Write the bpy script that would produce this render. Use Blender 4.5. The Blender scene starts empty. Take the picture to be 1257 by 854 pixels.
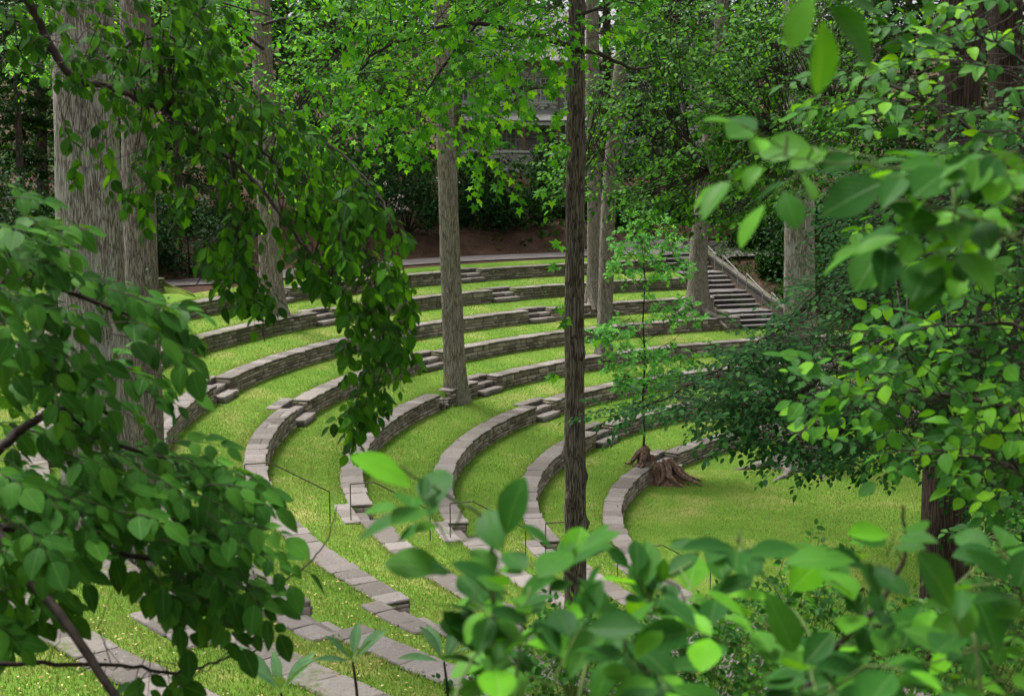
import bpy, math, random
import numpy as np
from mathutils import Vector, Matrix, noise
sc = bpy.context.scene
COL = sc.collection
rng = np.random.default_rng(7)
random.seed(7)
D2R = math.pi / 180

# ---------------------------------------------------------------- camera, sky, sun, exposure
F, PIT, CAMZ = 1729.0, 8.06 * D2R, 8.917
cam = bpy.data.cameras.new('camera')
camo = bpy.data.objects.new('camera', cam); COL.objects.link(camo)
camo.location = (0, 0, CAMZ); camo.rotation_euler = (math.pi / 2 - PIT, 0, 0)
cam.sensor_width = 36; cam.lens = F / 1257 * 36; cam.clip_start = .05; cam.clip_end = 900
cam.dof.use_dof = True; cam.dof.focus_distance = 26; cam.dof.aperture_fstop = 5.2
sc.camera = camo
world = bpy.data.worlds.new('World'); sc.world = world; world.use_nodes = True
wn = world.node_tree; wb = wn.nodes['Background']
sky = wn.nodes.new('ShaderNodeTexSky'); sky.sky_type = 'NISHITA'; sky.sun_disc = False
SUN_EL, SUN_ROT = 66 * D2R, -50 * D2R
sky.sun_elevation = SUN_EL; sky.sun_rotation = SUN_ROT; sky.air_density = 1.0; sky.dust_density = 5; sky.ozone_density = 1
hs = wn.nodes.new('ShaderNodeHueSaturation'); hs.inputs['Saturation'].default_value = .06
wn.links.new(sky.outputs[0], hs.inputs['Color']); wn.links.new(hs.outputs[0], wb.inputs[0]); wb.inputs[1].default_value = .062
sun = bpy.data.lights.new('sun', 'SUN'); sun.energy = 1.5; sun.angle = 15 * D2R; sun.color = (1, .96, .9)
suno = bpy.data.objects.new('sun', sun); COL.objects.link(suno)
sd = Vector((math.sin(SUN_ROT) * math.cos(SUN_EL), math.cos(SUN_ROT) * math.cos(SUN_EL), math.sin(SUN_EL)))
suno.rotation_euler = sd.to_track_quat('Z', 'Y').to_euler()
sc.view_settings.view_transform = 'Standard'; sc.view_settings.look = 'None'; sc.view_settings.gamma = 1
sc.view_settings.exposure = 2.2
sc.cycles.max_bounces = 6; sc.cycles.transparent_max_bounces = 4; sc.cycles.diffuse_bounces = 3
sc.cycles.glossy_bounces = 2; sc.cycles.transmission_bounces = 3
sc.cycles.use_denoising = True

# ---------------------------------------------------------------- helpers
def at(px, py, d):
    """a point seen at pixel (px, py) of the 1257-wide photograph, d metres deep"""
    u = (427 - py) / F * d
    return np.array([(px - 628.5) / F * d, d * math.cos(PIT) + u * math.sin(PIT), CAMZ - d * math.sin(PIT) + u * math.cos(PIT)])
def proj(P):
    P = np.asarray(P, float); x, y, z = P[..., 0], P[..., 1], P[..., 2] - CAMZ
    d = y * math.cos(PIT) - z * math.sin(PIT); u = y * math.sin(PIT) + z * math.cos(PIT)
    dd = np.maximum(d, .01)
    return 628.5 + F * x / dd, 427 - F * u / dd, d
def mesh_np(name, V, faces, tone=None, uv=None, smooth=False, mats=None, midx=None):
    """V (n,3); faces: list of lists or (m,k) array"""
    me = bpy.data.meshes.new(name)
    V = np.ascontiguousarray(V, np.float32)
    if isinstance(faces, np.ndarray):
        m, k = faces.shape
        me.vertices.add(len(V)); me.vertices.foreach_set('co', V.ravel())
        me.loops.add(m * k); me.loops.foreach_set('vertex_index', np.ascontiguousarray(faces, np.int32).ravel())
        me.polygons.add(m); me.polygons.foreach_set('loop_start', np.arange(0, m * k, k, dtype=np.int32))
        me.update(calc_edges=True)
    else:
        me.from_pydata(V.tolist(), [], [list(map(int, f)) for f in faces]); me.update()
    if tone is not None:
        a = me.attributes.new('tone', 'FLOAT', 'POINT'); a.data.foreach_set('value', np.ascontiguousarray(tone, np.float32))
    if uv is not None:
        l = me.uv_layers.new(name='UVMap'); li = np.empty(len(me.loops), np.int32); me.loops.foreach_get('vertex_index', li)
        l.data.foreach_set('uv', np.ascontiguousarray(uv[li], np.float32).ravel())
    if smooth: me.polygons.foreach_set('use_smooth', np.ones(len(me.polygons), bool))
    for m_ in (mats or []): me.materials.append(m_)
    if midx is not None: me.polygons.foreach_set('material_index', np.ascontiguousarray(midx, np.int32))
    return me
def link(name, me, parent=None, kind=None, M=None):
    o = bpy.data.objects.new(name, me); COL.objects.link(o)
    if parent: o.parent = parent
    if kind: o['kind'] = kind
    if M is not None: o.matrix_local = M
    return o
def tag(o, label, cat, group=None):
    o['label'] = label; o['category'] = cat
    if group: o['group'] = group
    return o
def thing(name, loc, label, cat, group=None):
    o = bpy.data.objects.new(name, None); COL.objects.link(o); o.empty_display_size = .1
    o.location = [float(v) for v in loc]; return tag(o, label, cat, group)
class Acc:
    """collects triangles and quads for one mesh"""
    def __init__(s): s.v = []; s.f = []; s.t = []; s.n = 0
    def add(s, V, Fs, tone=None):
        V = np.asarray(V, float); s.v.append(V); s.f += [[i + s.n for i in f] for f in Fs]
        s.t.append(np.full(len(V), random.random() if tone is None else tone)); s.n += len(V)
    def tube(s, pts, rad, k=6, tone=None, cap=True):
        pts = np.asarray(pts, float); n = len(pts); rad = np.broadcast_to(rad, (n,))
        T = np.gradient(pts, axis=0); T /= np.linalg.norm(T, axis=1)[:, None] + 1e-9
        ref = np.array([0, 0, 1.]) if abs(T[0][2]) < .8 else np.array([1., 0, 0])
        V = []
        for i in range(n):
            a = np.cross(T[i], ref); a /= np.linalg.norm(a) + 1e-9; b = np.cross(T[i], a)
            for j in range(k):
                w = 2 * math.pi * j / k; V.append(pts[i] + rad[i] * (a * math.cos(w) + b * math.sin(w)))
        Fs = [[i * k + j, i * k + (j + 1) % k, (i + 1) * k + (j + 1) % k, (i + 1) * k + j] for i in range(n - 1) for j in range(k)]
        if cap: Fs += [list(range(k))[::-1], [(n - 1) * k + j for j in range(k)]]
        s.add(V, Fs, tone)
    def box(s, c, sx, sy, sz, rz=0, tone=None):
        ca, sa = math.cos(rz), math.sin(rz); V = []
        for z in (-.5, .5):
            for x, y in ((-.5, -.5), (.5, -.5), (.5, .5), (-.5, .5)):
                X, Y = x * sx, y * sy; V.append((c[0] + X * ca - Y * sa, c[1] + X * sa + Y * ca, c[2] + z * sz))
        s.add(V, [[0, 3, 2, 1], [4, 5, 6, 7], [0, 1, 5, 4], [1, 2, 6, 5], [2, 3, 7, 6], [3, 0, 4, 7]], tone)
    def mesh(s, name, mat, smooth=False):
        return mesh_np(name, np.concatenate(s.v), s.f, tone=np.concatenate(s.t), smooth=smooth, mats=[mat])
def merged(name, base, R, P, mat, tone=None, smooth=False):
    """one mesh of many copies of base=(V,F array,uv) with (n,3,3) matrices R and (n,3) origins P"""
    V, Fa, uv = base; n = len(P)
    W = np.einsum('nij,vj->nvi', R, V) + P[:, None, :]
    Fs = (Fa[None] + (np.arange(n) * len(V))[:, None, None]).reshape(-1, Fa.shape[1])
    t = rng.random(n) if tone is None else tone
    return mesh_np(name, W.reshape(-1, 3), Fs, tone=np.repeat(t, len(V)), uv=np.tile(uv, (n, 1)), smooth=smooth, mats=[mat])
def mat4(R, P):
    M = Matrix.Identity(4)
    for i in range(3):
        for j in range(3): M[i][j] = float(R[i][j])
        M[i][3] = float(P[i])
    return M
def norm(a): return a / (np.linalg.norm(a, axis=-1, keepdims=True) + 1e-9)
def smoothstep(a, b, x): t = np.clip((x - a) / (b - a), 0, 1); return t * t * (3 - 2 * t)

# ---------------------------------------------------------------- materials
class NT:
    def __init__(s, name, rough=.8, spec=.3):
        s.m = bpy.data.materials.new(name); s.m.use_nodes = True; s.t = s.m.node_tree
        s.b = s.t.nodes['Principled BSDF']; s.b.inputs['Roughness'].default_value = rough; s.b.inputs['Specular IOR Level'].default_value = spec
        s.out = s.t.nodes['Material Output']
    def n(s, kind, **kw):
        nd = s.t.nodes.new('ShaderNode' + kind)
        for k, v in kw.items():
            if hasattr(nd, k) and k not in ('Scale',): setattr(nd, k, v)
            else: nd.inputs[k].default_value = v
        return nd
    def l(s, a, b): s.t.links.new(a, b)
    def pos(s): return s.n('NewGeometry').outputs['Position']
    def objc(s): return s.n('TexCoord').outputs['Object']
    def mapping(s, v, sc_):
        m = s.n('Mapping'); m.inputs['Scale'].default_value = sc_; s.l(v, m.inputs[0]); return m.outputs[0]
    def noise(s, v, scale, detail=4, rough=.6):
        nd = s.n('TexNoise'); nd.inputs['Scale'].default_value = scale; nd.inputs['Detail'].default_value = detail; nd.inputs['Roughness'].default_value = rough
        if v is not None: s.l(v, nd.inputs['Vector'])
        return nd.outputs['Fac']
    def ramp(s, f, stops):
        r = s.n('ValToRGB'); e = r.color_ramp.elements
        while len(e) < len(stops): e.new(.5)
        for x, (p, c) in zip(e, stops): x.position = p; x.color = (c[0], c[1], c[2], 1) if not np.isscalar(c) else (c, c, c, 1)
        s.l(f, r.inputs[0]); return r.outputs[0]
    def math(s, op, a, b=None, clamp=False):
        m = s.n('Math', operation=op); m.use_clamp = clamp
        for i, x in enumerate((a, b)):
            if x is None: continue
            if isinstance(x, (int, float)): m.inputs[i].default_value = x
            else: s.l(x, m.inputs[i])
        return m.outputs[0]
    def mix(s, f, a, b, mode='MIX'):
        m = s.n('MixRGB', blend_type=mode)
        for i, x in enumerate((f, a, b)):
            if isinstance(x, (int, float)): m.inputs[i].default_value = x
            elif isinstance(x, tuple): m.inputs[i].default_value = (*x, 1)
            else: s.l(x, m.inputs[i])
        return m.outputs[0]
    def bump(s, h, strength=.5, dist=.02):
        b = s.n('Bump'); b.inputs['Strength'].default_value = strength; b.inputs['Distance'].default_value = dist
        s.l(h, b.inputs['Height']); s.l(b.outputs[0], s.b.inputs['Normal']); return b.outputs[0]
    def tone(s):
        a = s.n('Attribute', attribute_name='tone').outputs['Fac']; o = s.n('ObjectInfo').outputs['Random']
        return s.math('FRACT', s.math('ADD', a, o))
    def col(s, c): s.l(c, s.b.inputs['Base Color']); return s.m

def m_stone(name, c1, c2, c3, moss=.3, lichen=.3, bump=.8):
    t = NT(name, .9, .2); p = t.pos()
    base = t.ramp(t.tone(), [(0, c1), (.5, c2), (1, c3)])
    g = t.noise(p, 22, 6, .7); base = t.mix(t.ramp(g, [(.3, .0), (.75, .55)]), base, (.10, .09, .085), 'MIX')
    li = t.ramp(t.noise(p, 9, 5, .7), [(.60, 0), (.72, 1)])
    base = t.mix(t.math('MULTIPLY', li, lichen), base, (.42, .42, .38))
    mo = t.ramp(t.noise(p, 1.1, 5, .7), [(.62 - moss * .28, 0), (.74 - moss * .28, 1)])
    mo = t.math('MULTIPLY', mo, t.ramp(t.noise(p, 14, 4, .7), [(.38, 0), (.6, 1)]))
    base = t.mix(mo, base, (.075, .105, .018))
    t.bump(t.math('ADD', t.noise(p, 30, 6, .7), t.noise(p, 7, 3)), bump, .025)
    return t.col(base)
M_FACE = m_stone('wall_stone', (.13, .10, .08), (.28, .235, .20), (.46, .385, .34), .12, .35)
M_FACEM = m_stone('mossy_wall_stone', (.11, .09, .07), (.22, .19, .155), (.36, .32, .27), .52, .5)
M_COPE = m_stone('coping_stone', (.11, .095, .085), (.175, .153, .14), (.24, .213, .20), .10, .5, 1)
M_COPEM = m_stone('worn_coping', (.11, .095, .085), (.17, .15, .135), (.23, .205, .185), .38, .4, 1)
t = NT('mortar', .95, .1); p = t.pos()
M_TREAD = m_stone('tread_stone', (.075, .07, .072), (.11, .10, .105), (.15, .14, .14), .2, .1, .8)
M_STAIR = m_stone('stair_stone', (.06, .054, .048), (.10, .09, .08), (.14, .13, .115), .5, .15, .8)
M_MORTAR = t.col(t.ramp(t.noise(p, 12, 5, .7), [(.3, (.03, .026, .02)), (.7, (.09, .078, .066))])); 
t = NT('pale_mortar', .95, .1); p = t.pos()
M_MORTARP = t.col(t.ramp(t.noise(p, 5, 5, .7), [(.35, (.07, .06, .055)), (.7, (.22, .19, .18))]))
def m_ground():
    t = NT('lawn_ground', .95, .1); p = t.pos()
    a = t.noise(p, .55, 5, .65); b = t.noise(p, 9, 4, .8)
    c = t.ramp(a, [(.30, (.065, .15, .014)), (.52, (.11, .20, .024)), (.72, (.26, .25, .08))])
    c = t.mix(t.ramp(b, [(.35, 0.), (.7, .45)]), c, (.045, .085, .012))
    t.bump(t.noise(p, 40, 4, .8), .6, .03); return t.col(c)
M_LAWN = m_ground()
t = NT('forest_floor', .95, .1); p = t.pos()
c = t.ramp(t.noise(p, 1.2, 6, .7), [(.3, (.02, .014, .009)), (.55, (.05, .028, .019)), (.75, (.085, .05, .035))])
c = t.mix(t.ramp(t.noise(p, 30, 4, .8), [(.5, 0.), (.65, .7)]), c, (.16, .095, .065)); t.bump(t.noise(p, 25, 5, .8), .8, .05)
M_FLOOR = t.col(c)
t = NT('path_gravel', .95, .15); p = t.pos()
c = t.ramp(t.noise(p, .8, 5, .7), [(.3, (.075, .068, .07)), (.7, (.13, .115, .115))])
c = t.mix(t.ramp(t.noise(p, 60, 3, .8), [(.55, 0.), (.7, .6)]), c, (.25, .2, .16)); t.bump(t.noise(p, 60, 3), .5, .01)
M_PATH = t.col(c)
t = NT('grass_blades', .6, .25)
c = t.ramp(t.tone(), [(0, (.06, .165, .013)), (.35, (.15, .285, .03)), (.75, (.26, .385, .055)), (.92, (.40, .40, .13)), (1, (.46, .40, .20))])
p = t.pos(); c = t.mix(t.ramp(t.noise(p, .5, 5, .65), [(.47, 0.), (.70, .8)]), c, (.32, .30, .09))
tr = t.n('BsdfTranslucent'); t.l(c, tr.inputs[0]); t.l(c, t.b.inputs['Base Color']); mx = t.n('MixShader'); mx.inputs[0].default_value = .3
t.l(t.b.outputs[0], mx.inputs[1]); t.l(tr.outputs[0], mx.inputs[2]); t.l(mx.outputs[0], t.out.inputs[0]); M_GRASS = t.m
t = NT('fallen_petals', .7, .2); M_PETAL = t.col(t.ramp(t.tone(), [(0, (.36, .24, .09)), (.5, (.42, .35, .13)), (.8, (.26, .14, .06)), (1, (.48, .44, .24))]))
t = NT('fallen_brown', .8, .2); M_LITTER = t.col(t.ramp(t.tone(), [(0, (.16, .08, .05)), (.5, (.25, .13, .08)), (.8, (.10, .06, .04)), (1, (.33, .22, .15))]))

def m_bark(name, dark, mid, light, scale=14, stretch=.12, patch=(.40, .40, .36), pa=.3, moss=.25, bump=1.0, dist=.05):
    t = NT(name, .9, .2); o = t.objc(); v = t.mapping(o, (1, 1, stretch))
    vo = t.n('TexVoronoi', feature='DISTANCE_TO_EDGE'); nz = t.n('TexNoise'); t.l(v, nz.inputs['Vector']); nz.inputs['Scale'].default_value = scale * .6; nz.inputs['Detail'].default_value = 4
    vv = t.mix(.12, v, nz.outputs['Color'], 'ADD'); t.l(vv, vo.inputs['Vector']); vo.inputs['Scale'].default_value = scale
    ridge = t.ramp(vo.outputs['Distance'], [(0, 0.), (.16, 1.)])
    n1 = t.noise(v, scale * 2.2, 6, .75); h = t.math('ADD', t.math('MULTIPLY', ridge, .8), n1)
    c = t.ramp(h, [(.35, dark), (.8, mid), (1.25 / 1.6, light)])
    h2 = t.math('MULTIPLY', h, .6); c = t.ramp(h2, [(.25, dark), (.55, mid), (.9, light)])
    pt = t.ramp(t.noise(t.mapping(o, (1, 1, .5)), 3.6, 7, .8), [(.49, 0.), (.60, pa)]); c = t.mix(pt, c, patch)
    mo = t.ramp(t.noise(t.mapping(o, (1, 1, .35)), 1.7, 5, .7), [(.55, 0.), (.72, moss)]); c = t.mix(mo, c, (.10, .10, .03))
    t.bump(h, bump, dist); return t.col(c)
M_BARK_PALE = m_bark('pale_furrowed_bark', (.06, .05, .04), (.29, .26, .22), (.46, .43, .37), 30, .09, patch=(.50, .49, .45), pa=.8, moss=.45)
M_BARK_GREY = m_bark('grey_brown_bark', (.05, .04, .033), (.21, .178, .15), (.34, .30, .255), 32, .09, pa=.2, moss=.2, dist=.03)
M_BARK_TAN = m_bark('tan_bark', (.06, .048, .038), (.22, .185, .15), (.34, .30, .25), 26, .10, pa=.35, moss=.25, dist=.025)
M_BARK_DARK = m_bark('dark_knobby_bark', (.014, .011, .009), (.085, .068, .053), (.18, .15, .12), 26, .10, pa=.08, moss=.35, dist=.03)
M_BARK_RED = m_bark('red_brown_bark', (.010, .0065, .005), (.042, .028, .021), (.08, .055, .042), 24, .07, pa=.0, moss=.1, dist=.04)
t = NT('twig_bark', .8, .2); M_TWIG = t.col(t.ramp(t.noise(t.objc(), 30, 3), [(.3, (.012, .009, .007)), (.7, (.045, .034, .026))]))
t = NT('green_stem', .7, .2); M_GSTEM = t.col(t.ramp(t.tone(), [(0, (.05, .09, .02)), (1, (.10, .15, .04))]))
t = NT('stump_wood', .9, .2); v = t.mapping(t.objc(), (1, 1, .2))
c = t.ramp(t.noise(v, 18, 6, .75), [(.32, (.022, .012, .009)), (.5, (.16, .095, .07)), (.72, (.34, .27, .23))]); t.bump(t.noise(v, 24, 6, .8), 1, .04); M_STUMP = t.col(c)
t = NT('iron_rail', .5, .5); t.b.inputs['Metallic'].default_value = .7; M_IRON = t.col(t.ramp(t.noise(t.pos(), 30, 3), [(.3, (.05, .038, .03)), (.7, (.14, .11, .09))]))
t = NT('steel_rail', .4, .5); t.b.inputs['Metallic'].default_value = .6; M_STEEL = t.col(t.ramp(t.noise(t.pos(), 20, 3), [(.3, (.25, .25, .24)), (.7, (.42, .42, .40))]))

def m_leaf(name, cols, trans, tw=.32, rough=.42, spec=.04, vein=True, dapple=.0):
    t = NT(name, rough, min(spec, .07))
    c = t.ramp(t.tone(), [(a_, tuple(v * LEAFK for v in b_)) for a_, b_ in cols])
    if vein:
        ob = t.pos(); c = t.mix(t.ramp(t.noise(ob, 26, 4, .7), [(.35, .45), (.65, 0.)]), c, t.mix(1., c, (.45, .55, .6), 'MULTIPLY'))
        c = t.mix(t.ramp(t.noise(ob, 75, 3, .7), [(.70, 0.), (.76, .7)]), c, (.10, .075, .02))
    if vein:
        uv = t.n('UVMap').outputs[0]; sx = t.n('SeparateXYZ'); t.l(uv, sx.inputs[0])
        ay = t.math('ABSOLUTE', sx.outputs[1])
        rib = t.ramp(ay, [(0., 1.), (.045, 0.)])
        w = t.math('SINE', t.math('MULTIPLY', t.math('SUBTRACT', sx.outputs[0], t.math('MULTIPLY', ay, .8)), 48))
        side = t.ramp(w, [(.80, 0.), (1., .5)])
        vv = t.math('MAXIMUM', rib, side); c2 = t.mix(t.math('MULTIPLY', vv, .20), c, (.20, .36, .10)); 
        t.bump(t.math('MULTIPLY', vv, -1), .35, .004); c = c2
    tr = t.n('BsdfTranslucent'); t.l(t.mix(1., c, trans, 'MULTIPLY'), tr.inputs[0])
    t.l(c, t.b.inputs['Base Color']); mx = t.n('MixShader'); mx.inputs[0].default_value = tw
    t.l(t.b.outputs[0], mx.inputs[1]); t.l(tr.outputs[0], mx.inputs[2]); t.l(mx.outputs[0], t.out.inputs[0]); return t.m
TR = (2.4, 2.0, .5); LEAFK = 1.22
M_L_DOG = m_leaf('dogwood_leaf', [(0, (.012, .052, .006)), (.5, (.022, .084, .009)), (1, (.042, .13, .012))], TR, .22)
M_L_PEAR = m_leaf('overhanging_leaf', [(0, (.008, .038, .004)), (.5, (.017, .072, .006)), (1, (.045, .15, .009))], TR, .36)
M_L_NEAR = m_leaf('near_leaf', [(0, (.009, .052, .008)), (.45, (.02, .088, .010)), (.8, (.042, .14, .011)), (1, (.09, .28, .01))], TR, .34, .45, .25)
M_L_BRIGHT = m_leaf('bright_leaf', [(0, (.010, .055, .008)), (.5, (.022, .095, .010)), (.8, (.05, .165, .011)), (1, (.13, .31, .012))], TR, .38, .45, .25)
M_L_MAPLE = m_leaf('maple_leaf', [(0, (.014, .07, .005)), (.4, (.04, .17, .010)), (.8, (.08, .26, .014)), (1, (.17, .40, .02))], TR, .48, .5, .2, False)
M_L_SAP = m_leaf('sapling_leaf', [(0, (.05, .19, .04)), (.6, (.10, .31, .07)), (1, (.18, .44, .08))], TR, .4, .5, .3, False)
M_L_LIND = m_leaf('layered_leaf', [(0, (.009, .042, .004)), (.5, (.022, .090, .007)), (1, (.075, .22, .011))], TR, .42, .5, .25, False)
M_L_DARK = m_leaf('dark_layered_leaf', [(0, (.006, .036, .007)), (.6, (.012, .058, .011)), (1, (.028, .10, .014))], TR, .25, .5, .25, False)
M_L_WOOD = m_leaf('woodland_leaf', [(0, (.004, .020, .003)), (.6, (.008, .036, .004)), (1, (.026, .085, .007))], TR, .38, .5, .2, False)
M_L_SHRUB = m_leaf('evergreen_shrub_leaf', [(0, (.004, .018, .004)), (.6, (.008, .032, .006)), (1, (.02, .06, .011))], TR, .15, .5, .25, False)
M_L_RHODO = m_leaf('rhododendron_leaf', [(0, (.05, .12, .05)), (1, (.10, .20, .09))], TR, .15, .4, .4)
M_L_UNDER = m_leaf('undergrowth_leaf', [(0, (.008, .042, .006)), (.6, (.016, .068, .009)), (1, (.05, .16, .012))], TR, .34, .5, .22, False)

# ---------------------------------------------------------------- base meshes
def leaf_base(st, wf, fold=.18, curl=.25, wmax=.5, pet=.12):
    """local x along the leaf; petiole then blade"""
    V = [(0, 0, 0)]; uv = [(0, 0)]; Fs = []
    n = len(st)
    for i, s_ in enumerate(st):
        w = wf(s_) * wmax / 2; x = pet + s_ * (1 - pet); z = -curl * s_ * s_ * .35
        if i == n - 1: V.append((x, 0, z)); uv.append((s_, 0))
        elif i == 0: V.append((x, 0, z)); uv.append((0, 0))
        else:
            V += [(x, w, z + fold * w), (x, 0, z), (x, -w, z + fold * w)]; uv += [(s_, w * 2), (s_, 0), (s_, -w * 2)]
    i0 = 1; a = 2
    Fs += [[i0, a + 1, a], [i0, a + 2, a + 1]]
    for k in range(n - 3):
        b = a + 3
        Fs += [[a, a + 1, b + 1], [a, b + 1, b], [a + 1, a + 2, b + 2], [a + 1, b + 2, b + 1]]; a = b
    e = a + 3; Fs += [[a, a + 1, e], [a + 1, a + 2, e]]
    # petiole sliver
    k = len(V); V += [(0, .012, 0), (0, -.012, 0)]; uv += [(0, 0), (0, 0)]; Fs += [[k, k + 1, 1]]
    return np.array(V, float), np.array(Fs), np.array(uv, float)
oval = lambda s_: (math.sin(math.pi * min(1, s_) ** .8) ** .85) if 0 < s_ < 1 else 0
obov = lambda s_: (math.sin(math.pi * s_ ** 1.15) ** .8) if 0 < s_ < 1 else 0
lanc = lambda s_: (math.sin(math.pi * s_ ** 1.1) ** 1.0) if 0 < s_ < 1 else 0
LEAF_HI = leaf_base([0, .08, .22, .40, .58, .76, .9, 1], oval, .16, .45, .56)
LEAF_HI2 = leaf_base([0, .08, .22, .40, .58, .76, .9, 1], obov, .30, .2, .50)
LEAF_VAR = {id(LEAF_HI): [LEAF_HI, leaf_base([0, .08, .22, .40, .58, .76, .9, 1], oval, .30, .75, .50), leaf_base([0, .08, .22, .40, .58, .76, .9, 1], oval, .04, .15, .62)],
            id(LEAF_HI2): [LEAF_HI2, leaf_base([0, .08, .22, .40, .58, .76, .9, 1], obov, .12, .6, .58), leaf_base([0, .08, .22, .40, .58, .76, .9, 1], oval, .40, .3, .46)]}
LEAF_LO = leaf_base([0, .2, .5, .8, 1], oval, .25, .4, .58)
LEAF_MINI = leaf_base([0, .45, 1], oval, .3, .3, .7)
LEAF_LONG = leaf_base([0, .1, .3, .5, .7, .88, 1], lanc, .35, .35, .26)
def maple_base():
    ang = [-150, -118, -95, -62, -42, -20, 0, 20, 42, 62, 95, 118, 150]
    rad = [.22, .42, .26, .60, .34, .52, .85, .52, .34, .60, .26, .42, .22]
    rad = [.25, .45, .28, .62, .33, .45, .80, .45, .33, .62, .28, .45, .25]
    V = [(.3, 0, 0)] + [(.3 + r * math.cos(a * D2R) * .85, r * math.sin(a * D2R) * .85, -.12 * r * r + .04 * math.sin(a)) for a, r in zip(ang, rad)]
    Fs = [[0, i, i + 1] for i in range(1, len(ang))]; k = len(V); V += [(0, .01, 0), (0, -.01, 0)]; Fs += [[k, k + 1, 0]]
    return np.array(V, float), np.array(Fs), np.zeros((len(V), 2))
LEAF_MAPLE = maple_base()
CLUMP = (np.array([(0, 0, 0), (.5, .28, .08), (1, 0, -.1), (.5, -.28, .08)], float), np.array([[0, 1, 2], [0, 2, 3]]), np.zeros((4, 2)))

def stone_base(seed, rough=.06, bev=.10):
    """unit irregular block: chamfered box, jittered (44 triangles)"""
    r = random.Random(seed); V = {}; pts = []
    b = .5 - bev
    for sx in (-1, 1):
        for sy in (-1, 1):
            for sz in (-1, 1):
                j = [r.uniform(-rough, rough) for _ in range(3)]
                for ax in range(3):
                    q = [sx * b, sy * b, sz * b]; q[ax] = (sx, sy, sz)[ax] * .5
                    pts.append([q[i] + j[i] + r.uniform(-.015, .015) for i in range(3)])
    import bmesh
    bm = bmesh.new()
    for q in pts: bm.verts.new(q)
    bmesh.ops.convex_hull(bm, input=bm.verts)
    bmesh.ops.triangulate(bm, faces=bm.faces[:])
    bm.verts.ensure_lookup_table(); bm.verts.index_update()
    Vn = np.array([v.co[:] for v in bm.verts]); Fn = np.array([[v.index for v in f.verts] for f in bm.faces]); bm.free()
    return Vn, Fn, np.zeros((len(Vn), 2))
STONES = [stone_base(i, .07, .10) for i in range(6)]
COPES = [stone_base(50 + i, .035, .045) for i in range(5)]
STEPB = [stone_base(70 + i, .018, .03) for i in range(5)]
_sh = {}
def shared(kind, i, base, mat):
    k = (kind, i, mat.name)
    if k not in _sh: _sh[k] = mesh_np(kind, base[0], base[1], uv=base[2], mats=[mat], smooth=kind.startswith('leaf'))
    return _sh[k]

# ---------------------------------------------------------------- the bowl: concentric terraces round O
OX, OY = 17.71, 32.90
RW = [0, 15.05, 17.128, 19.144, 21.186, 23.229, 25.255, 27.307, 29.328, 31.389, 33.41]
ZW = [0, 0, .645, 1.23, 1.825, 2.436, 3.015, 3.617, 4.214, 4.806, 5.40]
CW, HW = .43, .48
def ctr(th, r, z): return np.array([OX + r * math.cos(th), OY + r * math.sin(th), z])
TH0 = [0] + [95, 95, 95, 95, 112.3, 112.3, 112.3, 112.3, 157, 162]     # where each wall starts (degrees)
TH1 = [0] + [262] * 10
AIS = {131.2: (6, 7, 8), 150.6: range(1, 9), 173.5: range(5, 9), 195.0: range(1, 9), 215.8: range(1, 9), 237.0: range(1, 9), 110.1: (1, 2, 3, 4)}
GAP = .60
AADJ = {(173.5, 6): 173.7, (215.8, 7): 219.5, (215.8, 6): 217.7, (195.0, 5): 197.0, (195.0, 4): 195.9, (195.0, 2): 194.6, (195.0, 1): 194.6}
def gaps(i):
    g = []
    for a, ws in AIS.items():
        if i in ws:
            a0 = a; a = AADJ.get((a0, i), a0)
            h = (GAP if a0 != 110.1 else .95) / RW[i] / D2R; g.append((a - h, a + h, a))
    return sorted(g)
def in_gap(i, th):
    return any(a < th < b for a, b, _ in gaps(i))
def last_wall(th):
    return 8 if th < 157 else (9 if th < 162 else 10)
def terrain_profile(thd):
    """list of (r, z) along the direction thd (degrees)"""
    lw = last_wall(thd); P = [(0, -.5), (6, -.5), (11, -.49), (14.3, -.48)]
    walls = TH0[4] <= thd <= 262
    if walls:
        for i in range(1, lw + 1):
            has = TH0[i] <= thd <= TH1[i]
            base = -.48 if i == 1 else ZW[i] - HW
            e = .2
            if in_gap(i, thd): e = .62
            if i >= 5 and 107.7 < thd < 112.3: e = .62
            if i >= 5 and thd <= 107.7:
                zb = lambda r: float(np.interp(r, [22.5, 31, 33.5], [ZW[4] - .05, ZW[8] + .05, ZW[8] + .3]))
                P += [(RW[i] - .6, zb(RW[i] - .6)), (RW[i] + .1, zb(RW[i] + .1)), (RW[i] + .2, zb(RW[i] + .2)), (RW[i] + .8, zb(RW[i] + .8))]
                continue
            if i > 1: P.append((RW[i] - .6, base - .02))
            P.append((RW[i] + e - .02, base)); P.append((RW[i] + e, ZW[i] - .06))
            P.append((RW[i] + max(e + .1, .8), ZW[i] - .02))
    else:
        for i in range(1, lw + 1):
            if i > 1: P.append((RW[i] - .6, ZW[i] - HW))
            P += [(RW[i] + .18, ZW[i] - .3), (RW[i] + .20, ZW[i] - .28), (RW[i] + .8, ZW[i] - .12)]
    while len(P) < 4 + 4 * 10 - 1:
        r, z = P[-1]; P.append((r + .004, z))
    return P
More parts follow.
